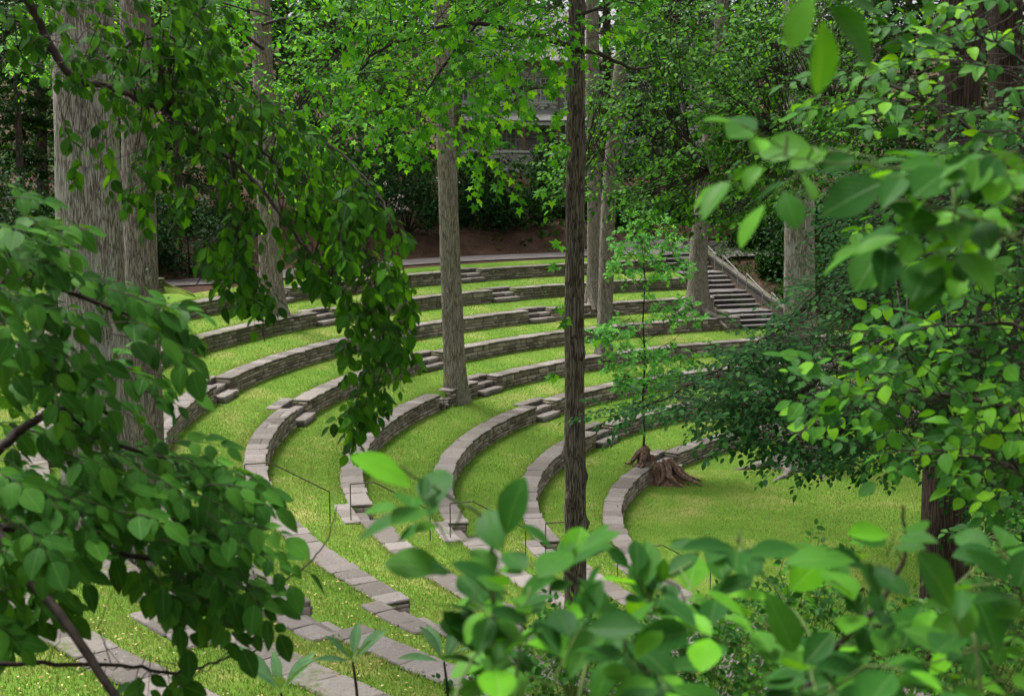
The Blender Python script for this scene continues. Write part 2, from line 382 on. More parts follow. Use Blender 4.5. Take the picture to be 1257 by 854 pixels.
def outer_z(thd, r, r0, z0):
    far = smoothstep(36, 70, r)
    x, y = OX + r * math.cos(thd * D2R), OY + r * math.sin(thd * D2R)
    dc = math.hypot(x, y + 1)
    flat = z0 + .15
    zb = flat + smoothstep(r0 + 3.2, r0 + 6, r) * 1.0 + smoothstep(r0 + 6, r0 + 34, r) * 2.6 + smoothstep(75, 220, r) * 22
    if y < 22:                                    # the bank the camera stands on
        zb = flat + smoothstep(r0 + 1.6, r0 + 5, r) * 1.5 + smoothstep(75, 220, r) * 14
    return float(zb + .12 * noise.noise(Vector((x * .4, y * .4, 0))) * smoothstep(r0 + 3, r0 + 6, r))
OUT = [.15, .8, 1.8, 3.3, 4.2, 5.2, 6.5, 8.5, 12, 17, 24, 32, 45, 65, 100, 160, 260, 420]
def stage_mix(thd):
    t_ = thd % 360
    if 80 <= t_ <= 285: return 0.
    if t_ < 80: return float(smoothstep(80, 45, t_))
    return float(smoothstep(285, 315, t_))
def build_terrain():
    ths = set(np.round(np.arange(60, 300, .6), 3))
    for i in range(1, 9):
        for a, b, _ in gaps(i):
            for q in (a - .01, a + .01, b - .01, b + .01): ths.add(round(q, 3))
    for q in (107.7, 112.3, 157, 162, 262, 95):
        ths.add(q - .005); ths.add(q + .005)
    ths |= set(np.arange(300, 420, 4.))
    ths = sorted(ths); V = []; Fs = []; mi = []
    nrow = None
    for th in ths:
        P = terrain_profile(th % 360 if th >= 360 else th); r0, z0 = P[-1]
        s_ = stage_mix(th)
        prof = list(P) + [(r0 + d, outer_z(th, r0 + d, r0, z0)) for d in OUT]
        if nrow is None: nrow = len(prof)
        assert len(prof) == nrow, (th, len(prof), nrow)
        for r, z in prof:
            z2 = z * (1 - s_) + s_ * (-.5 + smoothstep(16, 60, r) * 1.5 + smoothstep(75, 220, r) * 20)
            q = ctr(th * D2R, r, z2); pass
            V.append(q)
    n = len(ths)
    for a in range(n):
        b = (a + 1) % n
        for k in range(nrow - 1):
            Fs.append((a * nrow + k, a * nrow + k + 1, b * nrow + k + 1, b * nrow + k))
            th = ths[a]; lawn = k < 4 + 4 * 10 - 1
            if th < 108: lawn = k < 19
            if th > 258: lawn = k < 6
            mi.append(0 if lawn else 1)
    me = mesh_np('ground', np.array(V), np.array(Fs), smooth=False, mats=[M_LAWN, M_FLOOR], midx=mi)
    return link('ground', me, kind='structure')
ground_o = build_terrain()
def H(x, y):
    r = math.hypot(x - OX, y - OY); th = math.atan2(y - OY, x - OX) / D2R % 360
    P = terrain_profile(th); r0, z0 = P[-1]; s_ = stage_mix(th)
    if r > r0: z = outer_z(th, r, r0, z0)
    else: z = float(np.interp(r, [p_[0] for p_ in P], [p_[1] for p_ in P]))
    return z * (1 - s_) + s_ * (-.5 + smoothstep(16, 60, r) * 1.5 + smoothstep(75, 220, r) * 20)
def gpx(px, py, lo=6, hi=160):
    """where the sight line through a pixel meets the ground; returns point and depth"""
    d = lo
    while d < hi:
        q = at(px, py, d)
        if q[2] < H(q[0], q[1]): break
        d += .1
    q = at(px, py, d); q[2] = H(q[0], q[1]); return q, d

# ---- walls
def arc_core(name, i, a, b, r0, r1, z0, z1, mat, parent):
    n = max(2, int((b - a) / 1.2)); V = []; Fs = []
    for k in range(n + 1):
        th = (a + (b - a) * k / n) * D2R
        for r, z in ((r0, z0), (r0, z1), (r1, z1), (r1, z0)): V.append(ctr(th, r, z))
    for k in range(n):
        for j in range(4): Fs.append([k * 4 + j, k * 4 + (j + 1) % 4, k * 4 + 4 + (j + 1) % 4, k * 4 + 4 + j])
    Fs += [[0, 3, 2, 1], [4 * n, 4 * n + 1, 4 * n + 2, 4 * n + 3]]
    return link(name, mesh_np(name, np.array(V), Fs, mats=[mat]), parent)
def block(th, r, z, l, w, h, tilt=0., yaw=0.):
    """3x3 matrix and centre of a block lying on the arc: x along the tangent, y radial outwards"""
    t_ = np.array([-math.sin(th), math.cos(th), 0]); n_ = np.array([math.cos(th), math.sin(th), 0])
    c_, s_ = math.cos(yaw), math.sin(yaw); t2 = t_ * c_ + n_ * s_; n2 = n_ * c_ - t_ * s_
    u = np.array([0, 0, 1.]); t2 = t2 + u * tilt
    return np.column_stack([t2 * l, n2 * w, u * h]), ctr(th, r, z)
LAB = {1: 'lowest inner curved stone wall edging the stage lawn, split beside the old stump',
 2: 'second curved stone wall up from the stage lawn',
 3: 'third curved stone wall up, sweeping left of the dark knobby trunk',
 4: 'fourth curved stone wall up, broken where the tan tree trunk stands in its line',
 5: 'fifth curved stone wall up, behind the tan trunk and with the leftmost lawn handrail',
 6: 'sixth curved stone wall up, ending in a square pier at lower left',
 7: 'seventh curved stone wall up, second below the upper path, passing the two broad trunks',
 8: 'mossy curved stone wall directly below the grey upper path in the distance',
 9: 'short curved stone wall right of the broad twin trunks, one below the brown path',
 10: 'topmost short curved stone wall along the brown path at far left'}
def build_wall(i):
    mossy = i >= 7; MF = M_FACEM if mossy else M_FACE; MC = M_COPEM if mossy else M_COPE
    root = thing('terrace_wall', ctr(150 * D2R, RW[i], ZW[i] - HW), LAB[i], 'stone wall', 'curved stone terrace walls')
    inv = -np.array(root.location)
    segs = []; cur = TH0[i]
    gl = gaps(i) + ([(157.0, 159.2, None)] if i == 4 else [])
    gl = sorted(gl, key=lambda g: g[0])
    for a, b, _ in gl:
        if a > cur: segs.append((cur, a))
        cur = b
    segs.append((cur, TH1[i]))
    h = HW; base = ZW[i] - h; faces = []; copes = []; core = Acc()
    for a, b in segs:
        n = max(2, int((b - a) / 1.2)); V = []; Fs = []
        for k in range(n + 1):
            th = (a + (b - a) * k / n) * D2R
            if k == 0: th += .02 / RW[i]
            if k == n: th -= .02 / RW[i]
            for r, z in ((RW[i] + .035, base - .2), (RW[i] + .035, ZW[i] - .022), (RW[i] + CW - .02, ZW[i] - .022), (RW[i] + CW - .02, base - .2)): V.append(ctr(th, r, z) + inv)
        for k in range(n):
            for j in range(4): Fs.append([k * 4 + j, k * 4 + (j + 1) % 4, k * 4 + 4 + (j + 1) % 4, k * 4 + 4 + j])
        Fs += [[0, 3, 2, 1], [4 * n, 4 * n + 1, 4 * n + 2, 4 * n + 3]]; core.add(V, Fs)
        # coping
        th = a
        while th < b - .02:
            L = random.uniform(.30, .70) / RW[i] / D2R
            if th + L > b - .6: L = b - th
            mid = (th + L / 2) * D2R; lm = L * D2R * RW[i] - .006
            if lm > 1.3: L = L / 2; mid = (th + L / 2) * D2R; lm = L * D2R * RW[i] - .012
            two = random.random() < .28 and i >= 5
            zt = ZW[i] - .035 + random.uniform(-.006, .01)
            if two:
                s_ = random.uniform(.4, .6) * (CW + .03)
                copes.append(block(mid, RW[i] - .015 + s_ / 2, zt, lm, s_ - .01, .07, random.uniform(-.01, .01)))
                copes.append(block(mid, RW[i] + CW + .015 - (CW + .03 - s_) / 2, zt + random.uniform(-.004, .004), lm, CW + .03 - s_ - .01, .07, random.uniform(-.01, .01)))
            else:
                copes.append(block(mid, RW[i] + CW / 2 + random.uniform(-.008, .006), zt, lm, CW + .04 + random.uniform(-.035, .03), .07, random.uniform(-.006, .006)))
            th += L
        # face courses
        z = base - .04
        while z < ZW[i] - .09:
            ch = random.uniform(.065, .13)
            if z + ch > ZW[i] - .125: ch = ZW[i] - .07 - z
            th = a
            while th < b - .01:
                L = random.uniform(.16, .55) * (1 if ch > .08 else .8) / RW[i] / D2R
                if th + L > b - .35: L = b - th
                lm = L * D2R * RW[i]
                if lm > .75: L /= 2; lm /= 2
                faces.append(block((th + L / 2) * D2R, RW[i] + .055 + random.uniform(-.018, .018), z + ch / 2, lm - .022, .11, ch - .018, random.uniform(-.02, .02), random.uniform(-.03, .03)))
                th += L
            z += ch
        # ends of a wall by a gap: stones on the end face
        for e, sgn in ((a, 1), (b, -1)):
            z = base - .02
            while z < ZW[i] - .09:
                ch = random.uniform(.07, .12)
                if z + ch > ZW[i] - .12: ch = ZW[i] - .07 - z
                r = RW[i] + .03
                while r < RW[i] + CW - .05:
                    w = min(random.uniform(.14, .3), RW[i] + CW - r)
                    faces.append(block((e + sgn * .012 / RW[i] / D2R) * D2R, r + w / 2, z + ch / 2, .06, w - .01, ch - .01)); r += w
                z += ch
    steps = []; cheeks = []
    if i == 4:
        for k in range(14): steps.append(block((157.2 + 1.9 * random.random()) * D2R, RW[4] + .22 + random.uniform(-.12, .08), base + .02 + .06 * (k // 3), random.uniform(.2, .4), .3, .11, random.uniform(-.15, .15), random.uniform(-.4, .4)))
    for a, b, c in gl:
        if c is None: continue
        hw = (b - a) / 2 * D2R * RW[i]; cm = c * D2R
        # landing stones behind the gap
        e = hw + .12; xs = np.linspace(-e, e, 4 if hw < .7 else 5)
        xs[1:-1] += rng.uniform(-.06, .06, len(xs) - 2)
        for x0, x1 in zip(xs[:-1], xs[1:]):
            copes.append(block(cm + (x0 + x1) / 2 / RW[i], RW[i] + .60 + random.uniform(-.01, .01), ZW[i] - .03 + random.uniform(-.004, .006), x1 - x0 - .008, .32, .085))
        for q, (r_, zt, hh, w_) in enumerate(((RW[i] + .31, ZW[i] - .155, .17, .36), (RW[i] - .02, ZW[i] - .315, .19, .36))):
            x0, x1 = -hw + .015, hw - .015
            if q: x0 -= .0; x1 -= .0
            cut = random.uniform(-.3, .3) * hw
            for u0, u1 in ((x0, cut), (cut, x1)):
                steps.append(block(cm + (u0 + u1) / 2 / RW[i], r_ + random.uniform(-.01, .01), zt - hh / 2, u1 - u0 - .01, w_, hh, random.uniform(-.01, .01)))
        for k in range(3):     # riser stones under the landing
            u0 = -hw + k * 2 * hw / 3; steps.append(block(cm + (u0 + hw / 3) / RW[i], RW[i] + .56, ZW[i] - .125, 2 * hw / 3 - .01, .16, .10))
        for sgn, e_ in ((1, b), (-1, a)):
            for zz in (ZW[i] - .12, ZW[i] - .24, ZW[i] - .37):
                cheeks.append(block(e_ * D2R + sgn * .03 / RW[i], RW[i] + .62, zz, .10, .46, .115))
    o = link('wall_core', core.mesh('wall_core', M_MORTARP if i >= 5 and i <= 8 else M_MORTAR), root)
    def place(lst, nm, bases, mat, cap, ok=None):
        P = np.array([p_ for _, p_ in lst]); R = np.array([r_ for r_, _ in lst]); px, py, d = proj(P)
        vis = (d > 1) & (px > -15) & (px < 1272) & (py > -10) & (py < 865)
        if ok is not None: vis &= ok(P)
        size = np.where(vis, np.linalg.norm(R[:, :, 0], axis=1) * np.linalg.norm(R[:, :, 2], axis=1) / np.maximum(d, 1) ** 2, 0)
        order = np.argsort(-size); top = [k for k in order[:cap] if size[k] > 0]; ts = set(top)
        for k in top:
            b_ = k % len(bases); link(nm, shared(nm, b_, bases[b_], mat), root, M=mat4(R[k], P[k] + inv))
        rest = np.array([k for k in range(len(P)) if k not in ts], int)
        if len(rest):
            # split the rest over the variants inside one mesh
            Vs = []; Fs = []; Ts = []; off = 0
            for b_ in range(len(bases)):
                sel = rest[rest % len(bases) == b_]
                if not len(sel): continue
                V, Fa, uv = bases[b_]; W = np.einsum('nij,vj->nvi', R[sel], V) + (P[sel] + inv)[:, None, :]
                Vs.append(W.reshape(-1, 3)); Fs.append((Fa[None] + (np.arange(len(sel)) * len(V))[:, None, None]).reshape(-1, 3) + off); off += len(sel) * len(V)
                Ts.append(np.repeat(rng.random(len(sel)), len(V)))
            link(nm + 's', mesh_np(nm + 's', np.concatenate(Vs), np.concatenate(Fs), tone=np.concatenate(Ts), mats=[mat]), root, kind='stuff')
    def facing(P):
        return ((P[:, 0] - OX) * P[:, 0] + (P[:, 1] - OY) * P[:, 1]) > 0
    place(faces, 'face_stone', STONES, MF, 300, facing)
    place(copes, 'coping_stone', COPES, MC, 300)
    if steps: place(steps, 'step_stone', STEPB, MC, 100)
    if cheeks: place(cheeks, 'cheek_stone', STONES, MF, 60)
for i in range(1, 11): build_wall(i)

# ---- grass blades and fallen petals on the lawns
def lawn_points(n, seed, rmax=29.2, extra=0):
    r_ = np.random.default_rng(seed); out = []
    got = 0
    while got < n:
        # sample evenly over the picture-ish area: mix of area-uniform and nearer points
        m = n * 2; th = r_.uniform(95, 262, m); r = np.sqrt(r_.uniform(4, 33.3 ** 2, m))
        if extra == 1: th = r_.uniform(60, 300, m)
        x = OX + r * np.cos(th * D2R); y = OY + r * np.sin(th * D2R)
        lw = np.searchsorted(np.array(RW[1:]), r, side='right')
        R_ = np.array(RW)[lw]; Z_ = np.array(ZW)[lw]
        nxt = np.array(RW[1:] + [35.])[lw]; Zn = np.array([0] + ZW[2:] + [ZW[10] + .55])[lw]
        u = (r - R_)
        ok = (lw == 0) | ((u > CW + .03))
        f = np.clip((u - .8) / np.maximum(nxt - .6 - (R_ + .8), .01), 0, 1)
        z = np.where(lw == 0, -.49, (Z_ - .02) * (1 - f) + (Zn - HW - .02) * f)
        ok &= (r < 30.1) | (th > 164)
        ok &= ~((th < 112.4) & (r > 22.5) & (th > 107.5)) & ~((th <= 107.6) & (r > 23))
        for i in range(1, 11):
            rr = (r > RW[i] - .24) & (r < RW[i] + .80)
            for a, b, _ in gaps(i): ok &= ~(rr & (th > a - .25) & (th < b + .25))
        px, py, d = proj(np.column_stack([x, y, z])); ok &= (px > -20) & (px < 1277) & (py < 870) & (py > 250)
        # keep roughly even density in the picture
        keep = r_.random(m) < np.clip((22 / np.maximum(d, 5)) ** 1.2, .18, 1.3)
        ok &= keep
        s_ = np.column_stack([x, y, z])[ok]; out.append(s_); got += len(s_)
    return np.concatenate(out)[:n]
def build_grass():
    P = lawn_points(520000, 3, extra=0); n = len(P)
    P[:, 2] -= .006
    a = rng.uniform(0, 2 * np.pi, n); w = rng.uniform(.005, .010, n); h = rng.uniform(.025, .065, n); ln = rng.uniform(.0, .035, n)
    dx, dy = np.cos(a), np.sin(a); b = rng.uniform(0, 2 * np.pi, n)
    V = np.empty((n, 3, 3)); V[:, 0] = P + np.column_stack([dx * w, dy * w, 0 * w]); V[:, 1] = P - np.column_stack([dx * w, dy * w, 0 * w])
    V[:, 2] = P + np.column_stack([np.cos(b) * ln, np.sin(b) * ln, h])
    me = mesh_np('grass', V.reshape(-1, 3), np.arange(n * 3).reshape(-1, 3), tone=np.repeat(rng.random(n) * .999, 3), mats=[M_GRASS])
    o = link('grass', me, kind='stuff'); o['label'] = 'short bright green lawn grass on the terraces'; o['category'] = 'grass'
build_grass()
def edge_grass():
    P = []
    r_ = np.random.default_rng(12)
    for i in range(1, 11):
        for q, (lo, hi, zz, n) in enumerate(((CW + .0, CW + .07, ZW[i] - .03, 5200), (-.07, .0, (ZW[i] - HW) if i > 1 else -.49, 5200))):
            th = r_.uniform(TH0[i], TH1[i], n); th = th[(np.sin(th * 7.3 * RW[i] / 20) + np.sin(th * 17 + i)) > -.9]
            ok = np.ones(len(th), bool)
            for a, b, _ in gaps(i): ok &= ~((th > a - .3) & (th < b + .3))
            th = th[ok] * D2R; r = RW[i] + r_.uniform(lo, hi, len(th)); P.append(np.column_stack([OX + r * np.cos(th), OY + r * np.sin(th), np.full(len(th), zz)]))
    P = np.concatenate(P); n = len(P); a = r_.uniform(0, 2 * np.pi, n); w = r_.uniform(.006, .012, n); h = r_.uniform(.04, .11, n) * r_.random(n) ** .5; b = r_.uniform(0, 2 * np.pi, n); ln = r_.uniform(.01, .06, n); z0 = 0 * w
    V = np.empty((n, 3, 3)); V[:, 0] = P + np.column_stack([np.cos(a) * w, np.sin(a) * w, z0]); V[:, 1] = P - np.column_stack([np.cos(a) * w, np.sin(a) * w, z0]); V[:, 2] = P + np.column_stack([np.cos(b) * ln, np.sin(b) * ln, h])
    o = link('edge_grass', mesh_np('edge_grass', V.reshape(-1, 3), np.arange(n * 3).reshape(-1, 3), tone=np.repeat(r_.random(n) * .999, 3), mats=[M_GRASS]), kind='stuff'); o['label'] = 'longer ragged grass along the edges of the stone walls'; o['category'] = 'grass'
edge_grass()
def scatter(name, P, smin, smax, mat, label, cat, lift=.02):
    n = len(P); P = P + np.array([0, 0, lift]); ax = norm(rng.normal(size=(n, 3)) * [1, 1, .25]); nz = norm(rng.normal(size=(n, 3)) * .4 + [0, 0, 1])
    y = norm(np.cross(nz, ax)); z = np.cross(ax, y); s_ = rng.uniform(smin, smax, n)[:, None, None]
    R = np.stack([ax, y, z], -1) * s_
    o = link(name, merged(name, CLUMP, R, P, mat), kind='stuff'); o['label'] = label; o['category'] = cat; return o
pp = lawn_points(14000, 11); _, _, dd = proj(pp); pp = pp[rng.random(len(pp)) < np.clip((20 / dd) ** 2.2, .12, 1)]
scatter('fallen_petals', pp, .025, .055, M_PETAL, 'pale yellow petals and leaves fallen over the lawns', 'leaf litter', .035)
cp = []
for i in range(1, 9):
    for _ in range(300):
        th = random.uniform(96, 262); u = random.uniform(.02, CW)
        if in_gap(i, th) or th < TH0[i]: continue
        q = ctr(th * D2R, RW[i] + u, ZW[i] + .012); cp.append(q)
scatter('fallen_leaves', np.array(cp), .025, .055, M_LITTER, 'small dry brown leaves lying on the wall tops', 'leaf litter', .0)

# ---- upper path
def ribbon(name, tha, thb, rin, rout, mat, lift=.012, n=140):
    V = []; Fs = []; m = 8
    for k in range(n + 1):
        th = tha + (thb - tha) * k / n
        for j in range(m + 1):
            r = rin(th) + (rout(th) - rin(th)) * j / m; q = ctr(th * D2R, r, 0); q[2] = H(q[0], q[1]) + lift; V.append(q)
    for k in range(n):
        for j in range(m): Fs.append((k * (m + 1) + j, k * (m + 1) + j + 1, (k + 1) * (m + 1) + j + 1, (k + 1) * (m + 1) + j))
    return link(name, mesh_np(name, np.array(V), np.array(Fs), smooth=True, mats=[mat]), kind='structure')
def pin(th): return RW[last_wall(th)] + 1.55 + .25 * math.sin(th * .2) if th < 150 else 31.0 + 3.9 * float(smoothstep(150, 163, th))
ribbon('path', 100, 226, lambda th: pin(th) - (.9 if th < 113 else 0), lambda th: pin(th) + 2.3 + (1.2 if th < 116 else 0), M_PATH, .05)

# ---- stairs at the right edge of the terraces
def build_stairs():
    root = thing('stone_stairs', ctr(110 * D2R, 26, ZW[6]), 'long flight of stone stairs with paved landings climbing right of the terraces', 'stairs')
    inv = -np.array(root.location)
    for i in (5, 6, 7, 8):
        for q, (dr, zt) in enumerate(((.66, 0), (.30, -.16), (-.06, -.32))):
            for k in range(2):
                c_ = 110.0; off = (-.46, .46)[k] * 1.02; 
                R, P = block(c_ * D2R + off / RW[i], RW[i] + dr + .0, ZW[i] + zt - .035, .94, .40, .06)
                link('stair_tread', shared('stair_tread', k, STEPB[k], M_TREAD), root, M=mat4(R, P + inv))
                R, P = block(c_ * D2R + off / RW[i], RW[i] + dr + .03, ZW[i] + zt - .115, .94, .34, .10)
                link('stair_riser', shared('stair_riser', k, STEPB[k], M_STAIR), root, M=mat4(R, P + inv))  # darker stone than the treads: shade on the risers is put into the colour
        # paved landing
        r0, r1 = RW[i] + .86, (RW[i + 1] - .24 if i < 8 else RW[8] + 1.4); r = r0
        while r < r1 - .05:
            w = min(.95, r1 - r)
            for k in range(3):
                R, P = block(110 * D2R + (-.62 + k * .62) / RW[i], r + w / 2, H(*(ctr(110 * D2R, r + w / 2, 0)[:2])) + .004, .615, w - .004, .07)
                link('landing_slab', shared('landing_slab', k, STEPB[k + 2 if k < 3 else 0], M_TREAD), root, M=mat4(R, P + inv))
            r += w
build_stairs()
def build_parapet():
    root = thing('stair_parapet', ctr(106.5 * D2R, 26, ZW[5]), 'sloping stone parapet running down the right side of the long stairs', 'parapet'); inv = -np.array(root.location)
    a = Acc(); r = RW[4] + .4
    N = 14; r1 = RW[8] + 1.3
    pts = [(r + (r1 - r) * k / N, ZW[4] + .25 + (ZW[8] + .28 - ZW[4] - .25) * k / N) for k in range(N + 1)]
    for k in range(N):
        (ra, za), (rb, zb) = pts[k], pts[k + 1]; V = []
        for rr, zz in ((ra + .006, za), (rb - .006, zb)):
            off = 1.12 / 26
            for s_ in (-.13, .13):
                th = 110 * D2R - (1.18 + .17 + s_) / rr
                V += [ctr(th, rr, zz) + inv, ctr(th, rr, zz - .11) + inv]
        me = mesh_np('parapet_stone', np.array(V), [[0, 2, 6, 4], [1, 5, 7, 3], [0, 1, 3, 2], [4, 6, 7, 5], [0, 4, 5, 1], [2, 3, 7, 6]], mats=[M_STAIR])
        link('parapet_stone', me, root)
    V = []; Fs = []
    for rr, zz in pts:
        for s_ in (-.10, .10):
            th = 110 * D2R - (1.35 + s_) / rr; V += [ctr(th, rr, zz - .10) + inv, ctr(th, rr, zz - 1.3) + inv]
    for k in range(N):
        b_ = 4 * k; Fs += [[b_, b_ + 1, b_ + 5, b_ + 4], [b_ + 2, b_ + 6, b_ + 7, b_ + 3], [b_, b_ + 4, b_ + 6, b_ + 2]]
    Fs += [[0, 2, 3, 1], [4 * N, 4 * N + 1, 4 * N + 3, 4 * N + 2]]
    link('parapet_wall', mesh_np('parapet_wall', np.array(V), Fs, mats=[M_STAIR]), root)
build_parapet()
def rail(pts_post, bar, label, cat, mat, rad=.018, group=None):
    root = thing('handrail', pts_post[0][0], label, cat, group); inv = -np.array(root.location)
    for a_, b_ in pts_post:
        s_ = Acc(); s_.tube([np.array(a_) + inv, np.array(b_) + inv], rad, 6); link('post', s_.mesh('post', mat), root)
    s_ = Acc(); s_.tube([np.array(q) + inv for q in bar], rad * 1.05, 6); link('rail_bar', s_.mesh('rail_bar', mat), root)
rl = {5: 'thin metal handrail at the leftmost steps, rising beside the hanging leaves', 4: 'thin metal handrail on the fourth wall, left of the big near leaves',
      3: 'thin metal handrail crossing the third wall behind the near leaves', 2: 'thin metal handrail on the second wall, passing behind the dark trunk', 1: 'thin metal handrail on the lowest wall next to the stage lawn'}
for i in (5, 4, 3, 2, 1):
    th = AADJ.get((195.0, i), 195.0) * D2R + (GAP - .06) / RW[i]
    A = ctr(th, RW[i] + .62, ZW[i] - .05); A2 = ctr(th, RW[i] + .62, ZW[i] + .72); B2 = ctr(th, RW[i] + .15, ZW[i] + .72)
    C2 = ctr(th, RW[i] - .95, ZW[i] + .08); Cc = ctr(th, RW[i] - .95, ZW[i] - HW - .05)
    rail([(A, A2), (Cc, C2)], [A2, B2, C2], rl[i], 'handrail', M_IRON, .012, 'handrails on the lawn steps')
for i, lb in ((8, 'uppermost steel handrail at the head of the long stairs'), (7, 'steel handrail second from the top of the long stairs'), (6, 'steel handrail second from the bottom of the long stairs'), (5, 'lowest steel handrail on the long stairs, beside the grey trunk')):
    th = 110 * D2R - .93 / RW[i]
    A = ctr(th, RW[i] + .95, ZW[i] - .02); A2 = ctr(th, RW[i] + .95, ZW[i] + .8); Cc = ctr(th, RW[i] - .45, ZW[i] - HW); C2 = ctr(th, RW[i] - .45, ZW[i] + .25)
    rail([(A, A2), (Cc, C2)], [A2, C2, C2 + (C2 - A2) * .06 + np.array([0, 0, -.02])], lb, 'handrail', M_STEEL, .02, 'handrails on the long stairs')

# ---------------------------------------------------------------- trees
def trunk_mesh(name, pts, rad, mat, inv, seg=28, rings=44, lob=.05, flare=.55, knob=0, seed=1):
    """pts: centre line (world), rad: radii; rough lobed tapering trunk"""
    pts = np.array(pts, float) + inv; n = len(pts); u = np.linspace(0, 1, n)
    tt = np.concatenate([np.linspace(0, .12, 12, endpoint=False), np.linspace(.12, 1, rings)])
    C = np.column_stack([np.interp(tt, u, pts[:, k]) for k in range(3)])
    # smooth the centre line
    for _ in range(4): C[1:-1] = (C[:-2] + 2 * C[1:-1] + C[2:]) / 4
    Rr = np.interp(tt, u, rad); z = C[:, 2] - C[0, 2]
    V = []
    r_ = random.Random(seed); ph = [r_.uniform(0, 6.28) for _ in range(6)]; kn = [(r_.uniform(.02, .9), r_.uniform(0, 6.28)) for _ in range(knob)]
    for k in range(len(tt)):
        fl = 1 + flare * math.exp(-max(0, z[k]) / (Rr[k] * 1.3 + .05))
        for j in range(seg):
            w = 2 * math.pi * j / seg
            rr = Rr[k] * (1 + lob * (.6 * math.sin(3 * w + ph[0] + z[k] * .15) + .4 * math.sin(5 * w + ph[1]))) 
            rr *= 1 + (fl - 1) * (1 + .45 * math.sin(5 * w + ph[2]) + .25 * math.sin(3 * w + ph[3]))
            rr += Rr[k] * .07 * noise.noise(Vector((math.cos(w) * 2.5 + ph[4], math.sin(w) * 2.5, z[k] * .9)))
            for kt, kw in kn:
                dz = (tt[k] - kt) * (z[-1]); dw = (w - kw + math.pi) % (2 * math.pi) - math.pi
                rr += Rr[k] * .32 * math.exp(-(dz / .11) ** 2 - (dw / .42) ** 2)
            V.append(C[k] + [rr * math.cos(w), rr * math.sin(w), 0])
    Fs = [(k * seg + j, k * seg + (j + 1) % seg, (k + 1) * seg + (j + 1) % seg, (k + 1) * seg + j) for k in range(len(tt) - 1) for j in range(seg)]
    return mesh_np(name, np.array(V), np.array(Fs), smooth=True, mats=[mat])
def frames(axis, nrm):
    x = norm(axis); y = norm(np.cross(nrm, x)); z = np.cross(x, y); return np.stack([x, y, z], -1)
def crown_cloud(n, centre, radii, lsize, r_, nclump=26, spread=.28, flat=.5):
    """leaves gathered in clumps through a crown volume; returns R, P"""
    cl = norm(r_.normal(size=(nclump, 3))) * (r_.uniform(.25, 1, (nclump, 1)) ** .5) * radii + centre
    k = r_.integers(0, nclump, n); off = r_.normal(size=(n, 3)) * np.array(radii) * spread * [1, 1, flat]
    P = cl[k] + off; ax = r_.normal(size=(n, 3)) * [1, 1, .5] + [0, 0, -.25]; nz = r_.normal(size=(n, 3)) * .55 + [0, 0, 1]
    s_ = lsize * r_.uniform(.6, 1.25, n)
    return frames(ax, nz) * s_[:, None, None], P, cl
def tree(name, label, cat, pxs, mat, leafmat, top=22, group=None, crown=None, nleaf=1500, lsz=.34, radii=(3.6, 3.6, 3.0), flare=.55, knob=0, seed=1, lean=(0, 0), base=LEAF_MINI, depth=None, lob=.05, seg=28, roots=0):
    """pxs: [(px, py, width px)...] from the foot upwards"""
    if depth is None: foot, d = gpx(pxs[0][0], pxs[0][1])
    else:
        d = depth; foot = at(pxs[0][0], pxs[0][1], d)
    pts = []; rad = []
    for k, (px, py, w) in enumerate(pxs):
        q = at(px, py, d)
        # keep the trunk at one distance from the camera
        a_ = at(px, py, d); f_ = foot[1] / a_[1]        # keep the trunk upright over its foot
        q = np.array([a_[0] * f_, foot[1], CAMZ + (a_[2] - CAMZ) * f_]) if k else foot.copy()
        pts.append(q); rad.append(w / 2 / F * d * f_)
    pts[0][2] -= .12
    z = pts[-1][2]; s_ = (pts[-1] - pts[-2]) / max(.3, (pts[-1][2] - pts[-2][2])) if len(pts) > 1 else np.array([0, 0, 1.])
    while z < top:
        z += 3.; q = pts[-1] + np.array([s_[0] * 3 * .6, s_[1] * 3, 3.]); pts.append(q); rad.append(rad[-1] * .88)
    # even spacing by height
    pts = np.array(pts); zz = np.linspace(pts[0, 2], pts[-1, 2], 14); rad = np.interp(zz, pts[:, 2], rad)
    pts = np.column_stack([np.interp(zz, pts[:, 2], pts[:, 0]), np.interp(zz, pts[:, 2], pts[:, 1]), zz])
    root = thing(name, foot, label, cat, group); inv = -foot
    link('trunk', trunk_mesh('trunk', pts, rad, mat, inv, rings=180 if knob else 44, flare=flare, knob=knob, seed=seed, lob=lob, seg=seg), root)
    r_ = np.random.default_rng(seed + 100); c0 = pts[-1] + [0, 0, .5] if crown is None else np.array(crown)
    R, P, cl = crown_cloud(nleaf, c0, np.array(radii), lsz, r_)
    limbs = Acc()
    for c_ in cl[:14]:
        a_ = pts[-1 - int(r_.integers(0, 4))]; m = (a_ + c_) / 2 + [0, 0, -.3]
        limbs.tube([a_ + inv, m + inv, c_ + inv], [.09, .06, .02], 5)
    link('limbs', limbs.mesh('limbs', mat), root)
    if roots:
        ro = Acc()
        for k in range(roots):
            w = 2 * math.pi * k / roots + r_.uniform(-.3, .3); dv = np.array([math.cos(w), math.sin(w), 0]); L = rad[0] * r_.uniform(2.2, 3.6)
            pt = []
            for j in range(6):
                q = foot + dv * (rad[0] * .7 + L * j / 5) + np.array([-dv[1], dv[0], 0]) * .12 * math.sin(j * 1.4 + k); q[2] = max(H(q[0], q[1]), foot[2] - .3) + [.22, .12, .06, .03, .0, -.04][j] * rad[0] * 3
                pt.append(q + inv)
            ro.tube(pt, np.array([.42, .30, .22, .16, .10, .04]) * rad[0], 7)
        link('root', ro.mesh('root', mat, True), root)
    link('crown', merged('crown', base, R, P + inv, leafmat), root)
    return root, pts, rad, d

